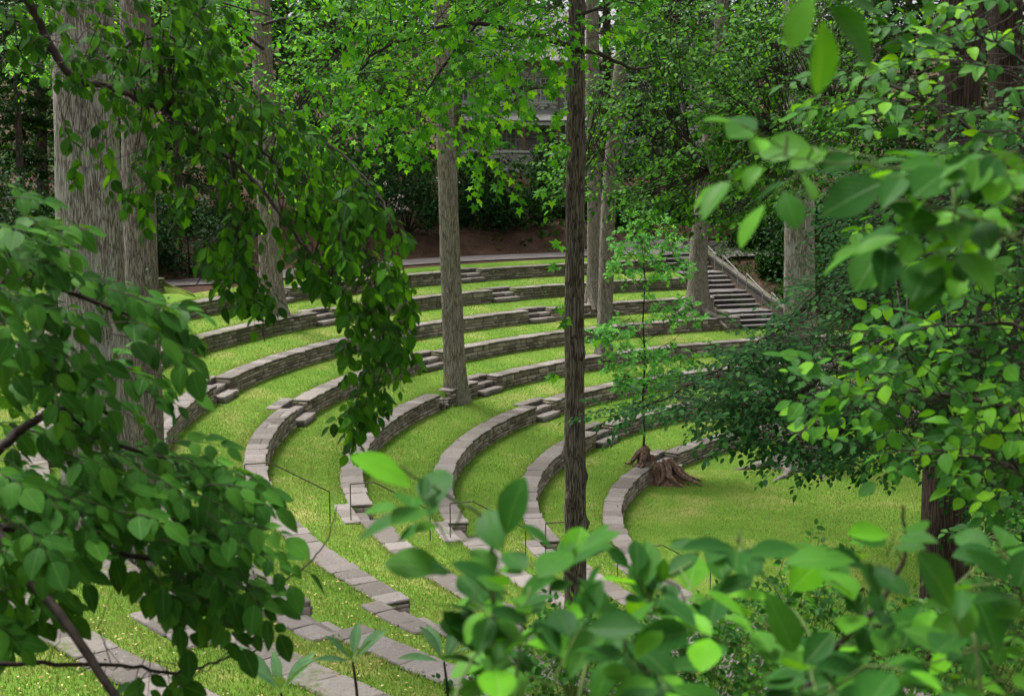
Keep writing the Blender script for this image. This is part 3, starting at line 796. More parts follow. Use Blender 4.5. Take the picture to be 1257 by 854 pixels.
# terrace trees: foot pixel first, then up the trunk (px, py, width in px)
TG = 'trees on the terraces'
t1 = tree('tulip_tree', 'broadest pale trunk with deep furrows and lichen at far left of the terraces', 'tree',
     [(128, 690, 94), (122, 560, 86), (114, 400, 78), (109, 260, 78), (104, 100, 74), (102, 0, 72)], M_BARK_PALE, M_L_WOOD, group=TG, seed=3, flare=.3, lob=.07, seg=40, radii=(6, 6, 4), nleaf=2500, top=24)
t2 = tree('tulip_tree', 'tall grey brown trunk standing just right of the broadest pale trunk', 'tree',
     [(174, 612, 56), (175, 530, 50), (175, 400, 44), (171, 250, 40), (168, 100, 38), (166, 0, 36)], M_BARK_GREY, M_L_WOOD, group=TG, seed=5, flare=.25, radii=(5, 5, 4), nleaf=2000, top=24)
t3 = tree('tulip_tree', 'tan trunk half hidden behind the hanging leafy branch at upper left', 'tree',
     [(336, 386, 28), (330, 300, 26), (326, 200, 25), (322, 60, 25), (319, 0, 25)], M_BARK_TAN, M_L_WOOD, group=TG, seed=7, radii=(5, 5, 4), nleaf=2000, top=24)
t4 = tree('tulip_tree', 'straight tan trunk with small grey patches standing in a break of the fourth wall', 'tree',
     [(560, 494, 29), (558, 450, 27), (554, 350, 25), (549, 200, 23), (545, 110, 21), (542, 0, 19)], M_BARK_TAN, M_L_MAPLE, group=TG, seed=9, flare=.38, radii=(5, 5, 4), nleaf=2000, top=22)
t5 = tree('maple_tree', 'slender dark knobby trunk with leafy shoots in the middle, foot hidden by near leaves', 'tree',
     [(707, 757, 26), (706, 600, 25), (705, 400, 24), (707, 200, 23), (708, 20, 20)], M_BARK_DARK, M_L_MAPLE, group=TG, seed=11, flare=.3, knob=44, radii=(4.5, 4.5, 3), nleaf=2000, top=16)
t6 = tree('tulip_tree', 'pale pinkish trunk with mossy spreading roots behind the dark knobby trunk', 'tree',
     [(731, 376, 21), (730, 300, 18), (729, 180, 17), (727, 60, 16), (727, 0, 16)], M_BARK_GREY, M_L_LIND, group=TG, seed=13, roots=6, radii=(5, 5, 4), nleaf=1800, top=24)
t6b = tree('linden_tree', 'grey trunk leaning right at its top, just right of the dark knobby trunk', 'tree',
     [(741, 447, 20), (743, 380, 18), (746, 250, 18), (753, 160, 16), (764, 60, 15), (769, 0, 14)], M_BARK_GREY, M_L_LIND, group=TG, seed=15, flare=.35, radii=(5, 5, 4), nleaf=1800, top=20)
t7 = tree('linden_tree', 'brown curving trunk with flared foot beside the long stairs', 'tree',
     [(858, 386, 30), (856, 350, 24), (859, 280, 20), (868, 200, 18), (876, 120, 16), (886, 20, 15)], M_BARK_GREY, M_L_LIND, group=TG, seed=17, flare=.55, roots=5, radii=(5, 5, 4), nleaf=1800, top=22)
t8 = tree('tulip_tree', 'stout upright grey trunk at the foot of the stairs on the stage lawn edge', 'tree',
     [(979, 573, 46), (981, 500, 40), (982, 400, 38), (982, 250, 37), (980, 100, 35), (978, 0, 34)], M_BARK_PALE, M_L_LIND, group=TG, seed=19, flare=.5, roots=6, radii=(5, 5, 4), nleaf=1800, top=26)
t9 = tree('cedar_tree', 'dark red brown trunk at right behind the near undergrowth', 'tree',
     [(1158, 812, 62), (1159, 700, 58), (1160, 560, 56), (1166, 400, 54), (1176, 160, 50), (1180, 0, 48)], M_BARK_RED, M_L_DARK, group=TG, seed=21, flare=.2, radii=(4, 4, 4), nleaf=1600, top=20)
t10 = tree('cedar_tree', 'dark brown trunk at the right edge partly hidden by bright leaves', 'tree',
     [(1240, 735, 50), (1238, 600, 46), (1236, 450, 44), (1234, 0, 40)], M_BARK_RED, M_L_DARK, group=TG, seed=23, flare=.3, radii=(4, 4, 4), nleaf=1600, top=20)

# ---------------------------------------------------------------- foliage
def inpoly(px, py, poly):
    n = len(poly); c = np.zeros(len(px), bool); j = n - 1
    for i in range(n):
        xi, yi = poly[i]; xj, yj = poly[j]
        c ^= ((yi > py) != (yj > py)) & (px < (xj - xi) * (py - yi) / (yj - yi + 1e-9) + xi); j = i
    return c
def fill(poly, d0, d1, n, r_, clump=0.):
    """n points in the part of space seen through an outline, between two distances"""
    a = np.array(poly, float); lo, hi = a.min(0), a.max(0); out = []
    ph = r_.uniform(0, 50, 2); got = 0
    while got < n:
        q = r_.uniform(lo, hi, (n * 3, 2)); ok = inpoly(q[:, 0], q[:, 1], poly)
        if clump > 0:
            w = (hi - lo).mean() * .16 + 12
            f = np.sin(q[:, 0] / w + ph[0]) * np.sin(q[:, 1] / w * 1.3 + ph[1]) + .5 * np.sin(q[:, 0] / w * 2.3 + q[:, 1] / w + ph[1])
            ok &= r_.random(len(q)) < np.clip(.5 + f * clump, .04, 1)
        q = q[ok]; out.append(q); got += len(q)
    q = np.concatenate(out)[:n]; d = r_.uniform(d0, d1, n)
    return np.array([at(x, y, z) for (x, y), z in zip(q, d)])
def spray(B, D, L, n, leaf, r_, droop=.2, nrm=(0, -.3, 1), side=52, ldroop=.25, jit=.28, term=True):
    """leaves set alternately along gently drooping twigs; returns leaf frames, origins, twig lines, twig index"""
    N = len(B); D = norm(np.asarray(D, float)); L = np.broadcast_to(L, (N,)); nr = np.broadcast_to(np.array(nrm, float), (N, 3))
    Rs = []; Ps = []; Id = []
    def pt(t_): return B + D * (L * t_)[:, None] - np.array([0, 0, 1.]) * (droop * L * t_ * t_)[:, None]
    for k in range(n):
        t_ = .18 + .82 * (k + 1) / n; P = pt(np.full(N, t_) + r_.uniform(-.03, .03, N))
        T = norm(D - np.array([0, 0, 1.]) * 2 * droop * t_); S = norm(np.cross(T, nr)) * (1 if k % 2 else -1)
        an = side * D2R * r_.uniform(.75, 1.2, N); 
        if k == n - 1 and term: an = an * .15
        ax = T * np.cos(an)[:, None] + S * np.sin(an)[:, None] - np.array([0, 0, 1.]) * (ldroop * r_.uniform(.3, 1.6, N))[:, None]
        nz = nr + r_.normal(size=(N, 3)) * jit
        s_ = leaf * r_.uniform(.48, 1.15, N) * (1.0 - .25 * (k == 0))
        Rs.append(frames(ax, nz) * s_[:, None, None]); Ps.append(P); Id.append(np.arange(N))
    tw = np.stack([pt(np.full(N, q)) for q in (0, .35, .7, 1.)], 1)
    return np.concatenate(Rs), np.concatenate(Ps), tw
def emit(root, nm, R, P, base, mat, cap=300, variants=1, smooth=True):
    inv = -np.array(root.location); px, py, d = proj(P)
    vis = (d > .3) & (px > -20) & (px < 1277) & (py > -20) & (py < 875); size = np.where(vis, np.linalg.norm(R[:, :, 0], axis=1) / np.maximum(d, .3), 0)
    order = np.argsort(-size); top = [k for k in order[:cap] if size[k] > 0]; ts = np.zeros(len(P), bool); ts[top] = True
    va = LEAF_VAR.get(id(base), [base]); mes = [shared(nm, (id(base) % 10007, j), b_, mat) for j, b_ in enumerate(va)]
    for k in top: link(nm, mes[k % len(mes)], root, M=mat4(R[k], P[k] + inv))
    if (~ts).any():
        link('leaves', merged('leaves', base, R[~ts], P[~ts] + inv, mat, smooth=smooth), root, kind='stuff')
def twigs(root, tw, limbs, mat, rad=.004, reach=1.2, nm='twigs', k=4, lk=6):
    """thin twigs, each run back to the nearest limb, and the limbs themselves"""
    inv = -np.array(root.location); a = Acc()
    LP = np.concatenate([np.array(l_[0]) for l_ in limbs]) if limbs else None
    for t_ in tw:
        pts = list(t_)
        if LP is not None and reach > 0:
            j = np.argmin(np.linalg.norm(LP - t_[0], axis=1)); q = LP[j]
            if np.linalg.norm(q - t_[0]) < reach:
                m = (q + t_[0]) / 2 + np.array([0, 0, .04]) * random.uniform(-1, 1); pts = [q, m] + pts
        a.tube(np.array(pts) + inv, np.linspace(rad, rad * .35, len(pts)), k, cap=False)
    if len(tw): link(nm, a.mesh(nm, mat), root, kind='stuff')
    for pts, r0, r1 in limbs:
        b = Acc(); pts = np.array(pts); n = len(pts)
        b.tube(pts + inv, np.linspace(r0, r1, n), lk); link('branch', b.mesh('branch', M_TWIG if mat is not M_GSTEM or r0 > .006 else mat, True), root)
def limb(pxd, r0, r1, sub=6, wig=.0):
    """curve through (px, py, depth) points"""
    P = np.array([at(*q) for q in pxd]); n = len(P); out = []
    for i in range(n - 1):
        p0, p1, p2, p3 = P[max(0, i - 1)], P[i], P[i + 1], P[min(n - 1, i + 2)]
        for j in range(sub):
            t_ = j / sub; out.append(.5 * ((2 * p1) + (-p0 + p2) * t_ + (2 * p0 - 5 * p1 + 4 * p2 - p3) * t_ ** 2 + (-p0 + 3 * p1 - 3 * p2 + p3) * t_ ** 3) + rng.normal(size=3) * wig)
    out.append(P[-1]); return (out, r0, r1)
def dirs(n, base, r_, jit=.35): return norm(np.array(base, float) + r_.normal(size=(n, 3)) * jit)
def offtrunk(root, foot, topz, rad, mat, bend=(0, 0)):
    """stem from the ground to the height where the limbs leave"""
    f = np.array([foot[0], foot[1], H(foot[0], foot[1]) - .15]); inv = -np.array(root.location); b = Acc()
    pts = [f + (np.array([bend[0], bend[1], 0]) * t_ + np.array([0, 0, (topz - f[2]) * t_])) for t_ in np.linspace(0, 1, 8)]
    b.tube(np.array(pts) + inv, np.linspace(rad, rad * .6, 8), 10); link('trunk', b.mesh('trunk', mat, True), root); return pts[-1]

# --- branch hanging in from the upper left
def f_overhang():
    r_ = np.random.default_rng(31); f0 = np.array([-5.2, 6.4]); 
    root = thing('overhanging_tree', (f0[0], f0[1], H(*f0)), 'tree whose dark leafy branch hangs across the upper left of the terraces', 'tree')
    tp = offtrunk(root, f0, 11.5, .16, M_TWIG)
    L = [limb([(-190, -260, 6.4), (-40, -110, 7), (30, -5, 7.3), (62, 55, 7.4), (92, 98, 7.4), (128, 106, 7.5), (175, 124, 7.5), (212, 142, 7.5), (258, 178, 7.5), (300, 210, 7.5), (335, 250, 7.4), (372, 300, 7.3), (408, 338, 7.2), (428, 372, 7.2)], .028, .006, wig=.004),
         limb([(92, 98, 7.4), (150, 60, 7.8), (205, 45, 8), (245, 72, 8), (300, 108, 8), (350, 140, 8), (420, 190, 7.8), (470, 250, 7.6), (495, 330, 7.4), (498, 400, 7.3)], .012, .003, wig=.004),
         limb([(258, 178, 7.5), (310, 176, 7.6), (350, 215, 7.6), (390, 235, 7.5), (440, 290, 7.4), (462, 360, 7.3), (470, 450, 7.2), (440, 520, 7.2), (430, 565, 7.2)], .010, .002, wig=.004),
         limb([(282, 196, 7.5), (295, 250, 7.4), (290, 290, 7.3), (262, 320, 7.3), (240, 350, 7.2)], .011, .003, wig=.004),
         limb([(290, 290, 7.3), (308, 320, 7.3), (320, 370, 7.2), (325, 420, 7.2)], .008, .002, wig=.004),
         limb([(30, -5, 7.3), (120, -20, 7.6), (220, -10, 7.9), (330, 20, 8)], .02, .004, wig=.004),
         limb([(62, 55, 7.4), (40, 90, 7.3), (20, 60, 7.2), (-20, 100, 7.2)], .01, .003, wig=.004)]
    R = []; P = []; T = []
    for poly, n, d0, d1, dr, dp, cl in (
        ([(-20, -20), (240, -20), (300, 50), (330, 120), (260, 160), (190, 140), (120, 115), (60, 95), (-20, 80)], 175, 6.9, 8.2, (.6, -.1, -.35), .3, .3),
        ([(180, 110), (300, 110), (400, 160), (450, 220), (420, 300), (370, 330), (330, 250), (270, 220), (210, 180)], 122, 6.9, 8.2, (.5, -.1, -.6), .3, .3),
        ([(130, 130), (210, 140), (250, 220), (230, 260), (170, 250), (130, 190)], 28, 6.9, 8, (-.2, -.1, -.8), .2, .3),
        ([(250, 240), (330, 240), (340, 310), (330, 370), (300, 370), (270, 330), (245, 290)], 56, 6.9, 7.6, (.05, -.1, -1), .15, .3),
        ([(400, 270), (440, 215), (490, 260), (505, 330), (500, 420), (475, 480), (435, 480), (420, 410), (405, 360)], 118, 6.8, 7.8, (.1, -.1, -1), .1, .15),
        ([(418, 470), (470, 470), (455, 520), (430, 545)], 16, 6.9, 7.5, (-.1, -.1, -1), .1, 0),
        ([(345, 270), (400, 290), (410, 350), (380, 350), (355, 320)], 12, 6.9, 7.6, (.1, -.1, -1), .1, .2),
        ([(70, 120), (130, 120), (140, 190), (90, 190)], 7, 7, 7.6, (-.3, -.1, -.8), .1, 0)):
        B = fill(poly, d0, d1, n, r_, cl); Rr, Pp, tw = spray(B, dirs(n, dr, r_, .38), r_.uniform(.09, .20, n), 6, .090, r_, dp, (0, -.5, .85), 55, .45, .42)
        R.append(Rr); P.append(Pp); T += list(tw)
    twigs(root, T, L, M_TWIG, .0028, .9)
    emit(root, 'leaf', np.concatenate(R), np.concatenate(P), LEAF_HI, M_L_PEAR, 300)
    b = Acc(); b.tube(np.array([tp, at(-190, -260, 6.4)]) - np.array(root.location), [.09, .045], 8); link('branch', b.mesh('branch', M_TWIG), root)
f_overhang()

# --- dogwood at the left edge
def f_dogwood():
    r_ = np.random.default_rng(33); f0 = np.array([-2.9, 4.3])
    root = thing('dogwood', (f0[0], f0[1], H(*f0)), 'dogwood filling the left edge with broad veined leaves and green buds', 'tree')
    tp = offtrunk(root, f0, 8.3, .06, M_TWIG)
    c0 = (-130, 560, 4.6)
    L = [limb([c0, (-40, 440, 4.7), (20, 330, 4.7), (90, 360, 4.8), (150, 385, 4.9), (215, 405, 5)], .022, .003, wig=.003),
         limb([c0, (-20, 560, 4.7), (20, 530, 4.8), (60, 508, 4.8), (80, 505, 4.9), (130, 540, 5), (190, 560, 5.1), (260, 585, 5.1), (310, 620, 5.1)], .022, .003, wig=.003),
         limb([(80, 505, 4.9), (105, 470, 4.9), (75, 430, 4.9), (30, 420, 4.8)], .01, .002, wig=.003),
         limb([c0, (-30, 640, 4.7), (60, 650, 4.8), (160, 680, 4.9), (240, 700, 5), (300, 720, 5)], .02, .003, wig=.003),
         limb([(-60, 560, 4.6), (30, 700, 4.4), (90, 775, 4.3), (150, 870, 4.2)], .018, .014, wig=.003),
         limb([(-40, 815, 4.4), (50, 816, 4.5), (150, 818, 4.7), (215, 825, 4.8), (265, 812, 4.9), (310, 800, 4.9), (335, 770, 5)], .009, .002, wig=.004),
         limb([(275, 712, 4.9), (305, 722, 4.9), (350, 712, 4.9), (385, 685, 4.9), (405, 655, 4.9), (413, 620, 4.9)], .005, .0015, wig=.002)]
    tw0 = []
    for q in [((60, 816), (75, 770)), ((75, 816), (70, 850)), ((150, 818), (125, 770)), ((120, 770), (140, 720)), ((190, 822), (215, 860)), ((265, 812), (290, 770)), ((300, 803), (318, 755)), ((310, 700), (345, 740)), ((130, 818), (145, 860)),
              ((95, 500), (120, 560)), ((110, 520), (150, 590)), ((125, 540), (170, 600)), ((90, 505), (60, 560)), ((140, 545), (150, 480)), ((370, 700), (380, 672)), ((80, 505), (60, 470))]:
        a, b = q; A = at(a[0], a[1], 4.75); Bq = at(b[0], b[1], 4.75); m = (A + Bq) / 2 + rng.normal(size=3) * .02; tw0.append(np.array([A, m, (m + Bq) / 2 + rng.normal(size=3) * .012, Bq]))
    R = []; P = []; T = []
    for poly, n, d0, d1, dr, nr, cl in (
        ([(-30, 210), (20, 235), (60, 285), (110, 330), (190, 370), (225, 405), (190, 420), (120, 410), (60, 380), (0, 340), (-30, 300)], 46, 4.3, 5.1, (.85, -.1, -.25), (.15, -.35, .9), 0),
        ([(-30, 330), (60, 380), (120, 420), (90, 450), (30, 430), (-30, 440)], 22, 4.3, 5.0, (.7, -.1, -.35), (.15, -.5, .9), 0),
        ([(-30, 460), (60, 470), (150, 440), (200, 470), (150, 510), (60, 530), (-30, 520)], 38, 4.6, 5.3, (.7, .1, -.2), (.1, -.2, 1), 0),
        ([(-30, 560), (60, 555), (150, 535), (230, 540), (290, 570), (315, 620), (320, 680), (300, 720), (240, 700), (180, 680), (100, 650), (30, 660), (-30, 680)], 118, 4.2, 5.3, (.85, -.2, -.2), (.15, -.4, 1), .1),
        ([(-30, 620), (40, 630), (80, 660), (70, 690), (30, 720), (10, 760), (-30, 760)], 28, 4.1, 4.9, (.6, -.2, -.5), (.1, -.5, .9), 0),
        ([(160, 670), (310, 670), (318, 710), (290, 715), (240, 740), (190, 725), (150, 700)], 26, 4.4, 5.1, (.6, -.2, -.45), (.1, -.5, .9), .1),
        ([(170, 800), (230, 790), (240, 830), (200, 860), (170, 850)], 8, 4.6, 5.0, (.2, -.1, -.6), (.1, -.6, .6), 0)):
        B = fill(poly, d0, d1, n, r_, cl); Rr, Pp, tw = spray(B, dirs(n, dr, r_, .3), r_.uniform(.12, .2, n), 6, .104, r_, .2, nr, 50, .22, .3)
        R.append(Rr); P.append(Pp); T += list(tw)
    twigs(root, T + tw0, L, M_TWIG, .0022, .22)
    emit(root, 'leaf', np.concatenate(R), np.concatenate(P), LEAF_HI, M_L_DOG, 300)
    # small round green flower buds on stalks
    a = Acc(); inv = -np.array(root.location)
    for q in (np.concatenate(P)[::17]):
        q = q + [random.uniform(-.02, .02), -.03, random.uniform(.03, .06)] + inv
        for k in range(random.choice((1, 2, 3))):
            c = q + rng.normal(size=3) * .016; a.tube([c - [0, 0, .03], c], .0009, 3); a.tube([c + [0, 0, -.004], c + [0, 0, -.002], c + [0, 0, .002], c + [0, 0, .005]], [.002, .0045, .0045, .001], 6)
    link('buds', a.mesh('buds', M_L_RHODO, True), root, kind='stuff')
    b = Acc(); b.tube(np.array([tp, at(*c0)]) - np.array(root.location), [.04, .024], 8); link('branch', b.mesh('branch', M_TWIG), root)
f_dogwood()

# --- out of focus shrub just in front of the camera (lower middle and right)
def near_shrub(name, label, foot, stems, polys, leaf, mat, seed, base=LEAF_HI2, cap=300, nl=6, twr=.0025, reach=.6, cat='shrub', side=58, jit=.38, extra=None, wood=M_GSTEM):
    r_ = np.random.default_rng(seed); root = thing(name, (foot[0], foot[1], H(*foot)), label, cat); inv = -np.array(root.location)
    L = [limb(s_, r0, r1, wig=.002) for s_, r0, r1 in stems]
    for l_ in L:      # carry each stem down to the ground
        q = l_[0][0]; g = np.array([foot[0] + (q[0] - foot[0]) * .25, foot[1] + (q[1] - foot[1]) * .25, H(*foot) - .1]); b = Acc(); m = (q + g) / 2 + [0, 0, -.1]
        b.tube(np.array([g, m, q]) + inv, [l_[1] * 1.4, l_[1] * 1.2, l_[1]], 7); link('stem', b.mesh('stem', M_TWIG), root)
    R = []; P = []; T = []
    for poly, n, d0, d1, dr, nr, cl, tl in polys:
        B = fill(poly, d0, d1, n, r_, cl); Rr, Pp, tw = spray(B, dirs(n, dr, r_, .4), r_.uniform(tl * .7, tl * 1.3, n), nl, leaf, r_, .1, nr, side, .2, jit); R.append(Rr); P.append(Pp); T += list(tw)
    if extra is not None:
        for B, D, Lh, n_ in extra:
            Rr, Pp, tw = spray(np.array([B]), np.array([D]), Lh, n_, leaf, r_, .05, (0, -.3, 1), side, .15, jit); R.append(Rr); P.append(Pp); T += list(tw)
    twigs(root, T, L, wood, twr, reach)
    emit(root, 'leaf', np.concatenate(R), np.concatenate(P), base, mat, cap); return root
near_shrub('spicebush', 'blurred leafy shrub close in front at lower middle with broad dark leaves', (.3, 1.7),
  [([(600, 960, 2.4), (606, 800, 2.5), (604, 700, 2.5), (596, 640, 2.5), (560, 615, 2.5), (500, 580, 2.5), (470, 560, 2.5)], .006, .002),
   ([(820, 960, 2.4), (800, 845, 2.5), (770, 790, 2.5), (740, 740, 2.6), (700, 705, 2.6), (680, 690, 2.6)], .007, .003),
   ([(620, 900, 2.3), (640, 790, 2.4), (650, 720, 2.5)], .004, .002),
   ([(700, 960, 2.6), (720, 820, 2.8), (790, 730, 2.8), (850, 690, 2.8)], .006, .002),
   ([(560, 960, 2.2), (560, 850, 2.3), (600, 780, 2.4)], .005, .002)],
  [([(520, 690), (600, 680), (640, 710), (690, 730), (660, 770), (560, 770), (520, 740)], 6, 2.3, 2.8, (.1, -.2, .5), (0, -.3, 1), 0, .10),
   ([(560, 790), (700, 770), (780, 790), (860, 830), (900, 890), (480, 890), (520, 840)], 17, 2.2, 2.9, (.05, -.2, .5), (0, -.3, 1), 0, .10),
   ([(680, 700), (740, 690), (740, 750), (680, 760)], 3, 2.4, 2.7, (.1, -.2, .3), (0, -.3, 1), 0, .09),
   ([(740, 730), (850, 710), (880, 750), (870, 800), (780, 790)], 6, 2.5, 3.0, (.2, -.2, .5), (0, -.3, 1), 0, .09),
   ([(500, 640), (540, 640), (570, 660), (540, 680), (500, 660)], 2, 2.4, 2.6, (-.6, -.1, .4), (0, -.3, 1), 0, .10)],
  .12, M_L_NEAR, 41, nl=5, jit=.25)
near_shrub('spicebush', 'blurred leafy shrub close in front at lower right with a thick bare stem', (1.5, 2.0),
  [([(960, 900, 2.5), (1000, 830, 2.6), (1035, 785, 2.6), (1080, 740, 2.7), (1110, 680, 2.7), (1108, 620, 2.7)], .009, .003),
   ([(1200, 920, 2.5), (1200, 800, 2.6), (1170, 720, 2.7), (1120, 660, 2.7)], .006, .002),
   ([(1050, 940, 2.5), (1000, 790, 2.7), (950, 720, 2.8), (900, 660, 2.8)], .004, .0015)],
  [([(1030, 690), (1080, 650), (1110, 700), (1130, 760), (1090, 800), (1030, 760)], 7, 2.4, 2.9, (-.3, -.2, .3), (0, -.3, 1), 0, .10),
   ([(1210, 650), (1290, 620), (1290, 800), (1220, 800)], 6, 2.4, 3.0, (-.4, -.2, .2), (0, -.3, 1), 0, .10),
   ([(880, 640), (940, 650), (990, 700), (960, 740), (900, 700)], 3, 2.7, 2.9, (-.2, -.2, .5), (0, -.3, 1), 0, .08),
   ([(900, 790), (1280, 790), (1280, 880), (900, 880)], 20, 2.2, 3.0, (.0, -.2, .4), (0, -.3, 1), 0, .1)],
  .115, M_L_NEAR, 43, nl=5, jit=.25)
near_shrub('spicebush', 'blurred sprays of large pale leaves reaching in from the right edge', (2.4, 1.9),
  [([(1400, 330, 2.5), (1290, 260, 2.5), (1180, 225, 2.5), (1090, 205, 2.5), (1010, 198, 2.5), (960, 192, 2.5)], .005, .0015),
   ([(1400, 420, 2.6), (1300, 330, 2.6), (1220, 280, 2.6), (1120, 250, 2.6), (1060, 250, 2.6)], .005, .002),
   ([(1400, 480, 2.6), (1320, 400, 2.6), (1220, 330, 2.6), (1140, 320, 2.6)], .004, .0015)],
  [([(920, 180), (1010, 180), (1010, 215), (960, 215)], 3, 2.4, 2.6, (-1, -.1, .05), (0, -.3, 1), 0, .10),
   ([(1060, 190), (1190, 190), (1200, 230), (1070, 225)], 5, 2.4, 2.7, (-.8, -.1, .1), (0, -.3, 1), 0, .10),
   ([(1060, 240), (1280, 230), (1280, 330), (1200, 330), (1100, 290)], 12, 2.4, 2.8, (-.8, -.1, .05), (0, -.3, 1), 0, .10),
   ([(1200, 180), (1280, 170), (1280, 230), (1210, 230)], 4, 2.4, 2.7, (-.8, -.1, .1), (0, -.3, 1), 0, .10),
   ([(960, -60), (1010, -60), (1010, -15), (980, -15)], 1, 1.6, 1.7, (-.1, -.1, -1), (0, -.7, .6), 0, .06)],
  .12, M_L_NEAR, 47, nl=4)
near_shrub('sassafras', 'sharp leafy tree at the right edge with bright oval leaves in layers', (2.9, 4.6),
  [([(1420, 700, 5.2), (1330, 560, 5.4), (1230, 500, 5.6), (1120, 480, 5.8), (1040, 480, 6)], .02, .003),
   ([(1420, 600, 5.2), (1340, 400, 5.5), (1270, 250, 5.8), (1180, 150, 6), (1080, 100, 6.2), (1010, 100, 6.3)], .02, .003),
   ([(1420, 500, 5.2), (1330, 200, 5.6), (1260, 80, 5.8), (1150, 20, 6)], .018, .003),
   ([(1400, 640, 5.4), (1280, 420, 5.6), (1180, 400, 5.8), (1090, 410, 5.9)], .014, .003),
   ([(1400, 760, 5.2), (1280, 600, 5.4), (1200, 560, 5.6), (1100, 550, 5.8)], .014, .003)],
  [([(1000, 80), (1070, 50), (1150, 5), (1290, -20), (1290, 230), (1180, 210), (1100, 160), (1030, 150)], 66, 5.2, 6.6, (-.8, -.1, .05), (-.05, -.4, .9), .25, .2),
   ([(1050, 130), (1290, 180), (1290, 400), (1180, 400), (1100, 360), (1080, 300)], 50, 5.4, 6.8, (-.8, -.1, .05), (-.05, -.35, .9), .25, .2),
   ([(1020, 450), (1100, 410), (1200, 350), (1290, 340), (1290, 580), (1180, 560), (1090, 565), (1010, 545)], 120, 5.0, 6.6, (-.8, -.1, .0), (-.05, -.4, .9), .15, .2),
   ([(1200, 580), (1290, 570), (1290, 660), (1220, 650)], 12, 5.2, 6.6, (-.7, -.1, .0), (-.05, -.4, .9), .15, .2)],
  .092, M_L_BRIGHT, 51, cap=300, nl=6, twr=.003, reach=1.1, cat='tree', base=LEAF_HI, wood=M_TWIG)
near_shrub('privet_thicket', 'dense thicket of small oval leaves along the bottom right of the near bank', (1.9, 7.2),
  [([(900, 1000, 6.5), (860, 860, 7), (820, 780, 7.2), (770, 740, 7.4)], .008, .002), ([(1050, 1000, 6.5), (1000, 850, 7), (960, 760, 7.4), (1010, 690, 7.6)], .008, .002),
   ([(1200, 1000, 6.5), (1200, 850, 7), (1170, 760, 7.4), (1210, 660, 7.6)], .008, .002), ([(1050, 1000, 6.5), (1080, 850, 7), (1090, 780, 7.4), (1060, 720, 7.6)], .008, .002),
   ([(700, 1000, 6.5), (700, 870, 7), (690, 800, 7.4), (660, 760, 7.4)], .006, .002)],
  [([(900, 745), (960, 715), (1060, 745), (1130, 760), (1290, 720), (1290, 880), (880, 880)], 520, 6.2, 8.4, (0, -.2, .7), (0, -.5, .8), .1, .16),
   ([(640, 775), (700, 755), (780, 760), (860, 750), (920, 760), (920, 880), (560, 880), (580, 800)], 300, 6.4, 8.2, (0, -.2, .7), (0, -.5, .8), .2, .16),
   ([(1190, 640), (1290, 600), (1290, 740), (1200, 740)], 60, 6.4, 8.2, (0, -.2, .5), (0, -.5, .8), .1, .16),
   ([(950, 690), (1000, 670), (1040, 690), (1030, 740), (950, 740)], 14, 6.6, 7.6, (0, -.2, .8), (0, -.5, .8), .1, .16)],
  .052, M_L_UNDER, 53, nl=7, base=LEAF_LO, reach=.9, cat='thicket')
# rhododendron shoots on the bank
for k, (px, py, s_, lb) in enumerate(((433, 812, 1.0, 'small upright shoot of long pale green leaves standing against the sixth wall'), (345, 850, 1.25, 'shoot of broad grey green leaves at the very bottom left of centre'),
        (545, 812, 1.0, 'shoot of long leaves behind the blurred near shrub'))):
    d = 7.2; q = at(px, py, d); root = thing('rhododendron_shoot', (q[0], q[1], H(q[0], q[1])), lb, 'plant', 'leafy shoots on the near bank'); inv = -np.array(root.location)
    a = Acc(); a.tube(np.array([(q[0] + .18, q[1], H(q[0], q[1]) - .05), (q[0] + .06, q[1], q[2] * .55 + H(q[0], q[1]) * .45), (q[0] + .015, q[1], q[2] - .12), q]) + inv, [.014, .011, .008, .006], 6); link('stem', a.mesh('stem', M_TWIG), root)
    r_ = np.random.default_rng(60 + k); n = 7; w = np.linspace(0, 6.28, n, endpoint=False) + r_.uniform(-.3, .3, n); el = r_.uniform(.35, 1.6, n)
    ax = np.column_stack([np.cos(w), np.sin(w) * .8 - .1, el]); nz = np.column_stack([-np.cos(w) * el, -np.sin(w) * el, np.ones(n)]) + np.array([0, -.4, 0])
    R = frames(ax, nz) * (.25 * s_ * r_.uniform(.7, 1.15, n))[:, None, None]; emit(root, 'leaf', R, np.repeat(q[None], n, 0), LEAF_LONG, M_L_RHODO, 20)

# --- middle distance foliage
def mid_foliage(root, polys, leaf, base, mat, seed, nl=7, limbs=(), cap=300, twr=.006, reach=2.5, droop=.15, jit=.3, side=55, ldroop=.25, wood=M_TWIG):
    r_ = np.random.default_rng(seed); R = []; P = []; T = []
    for poly, n, d0, d1, dr, nr, cl, tl in polys:
        B = fill(poly, d0, d1, n, r_, cl); Rr, Pp, tw = spray(B, dirs(n, dr, r_, .4), r_.uniform(tl * .7, tl * 1.3, n), nl, leaf, r_, droop, nr, side, ldroop, jit); R.append(Rr); P.append(Pp); T += list(tw)
    twigs(root, T, [limb(s_, r0, r1, wig=.01) for s_, r0, r1 in limbs], wood, twr, reach, k=3)
    emit(root, 'leaf', np.concatenate(R), np.concatenate(P), base, mat, cap, smooth=False)
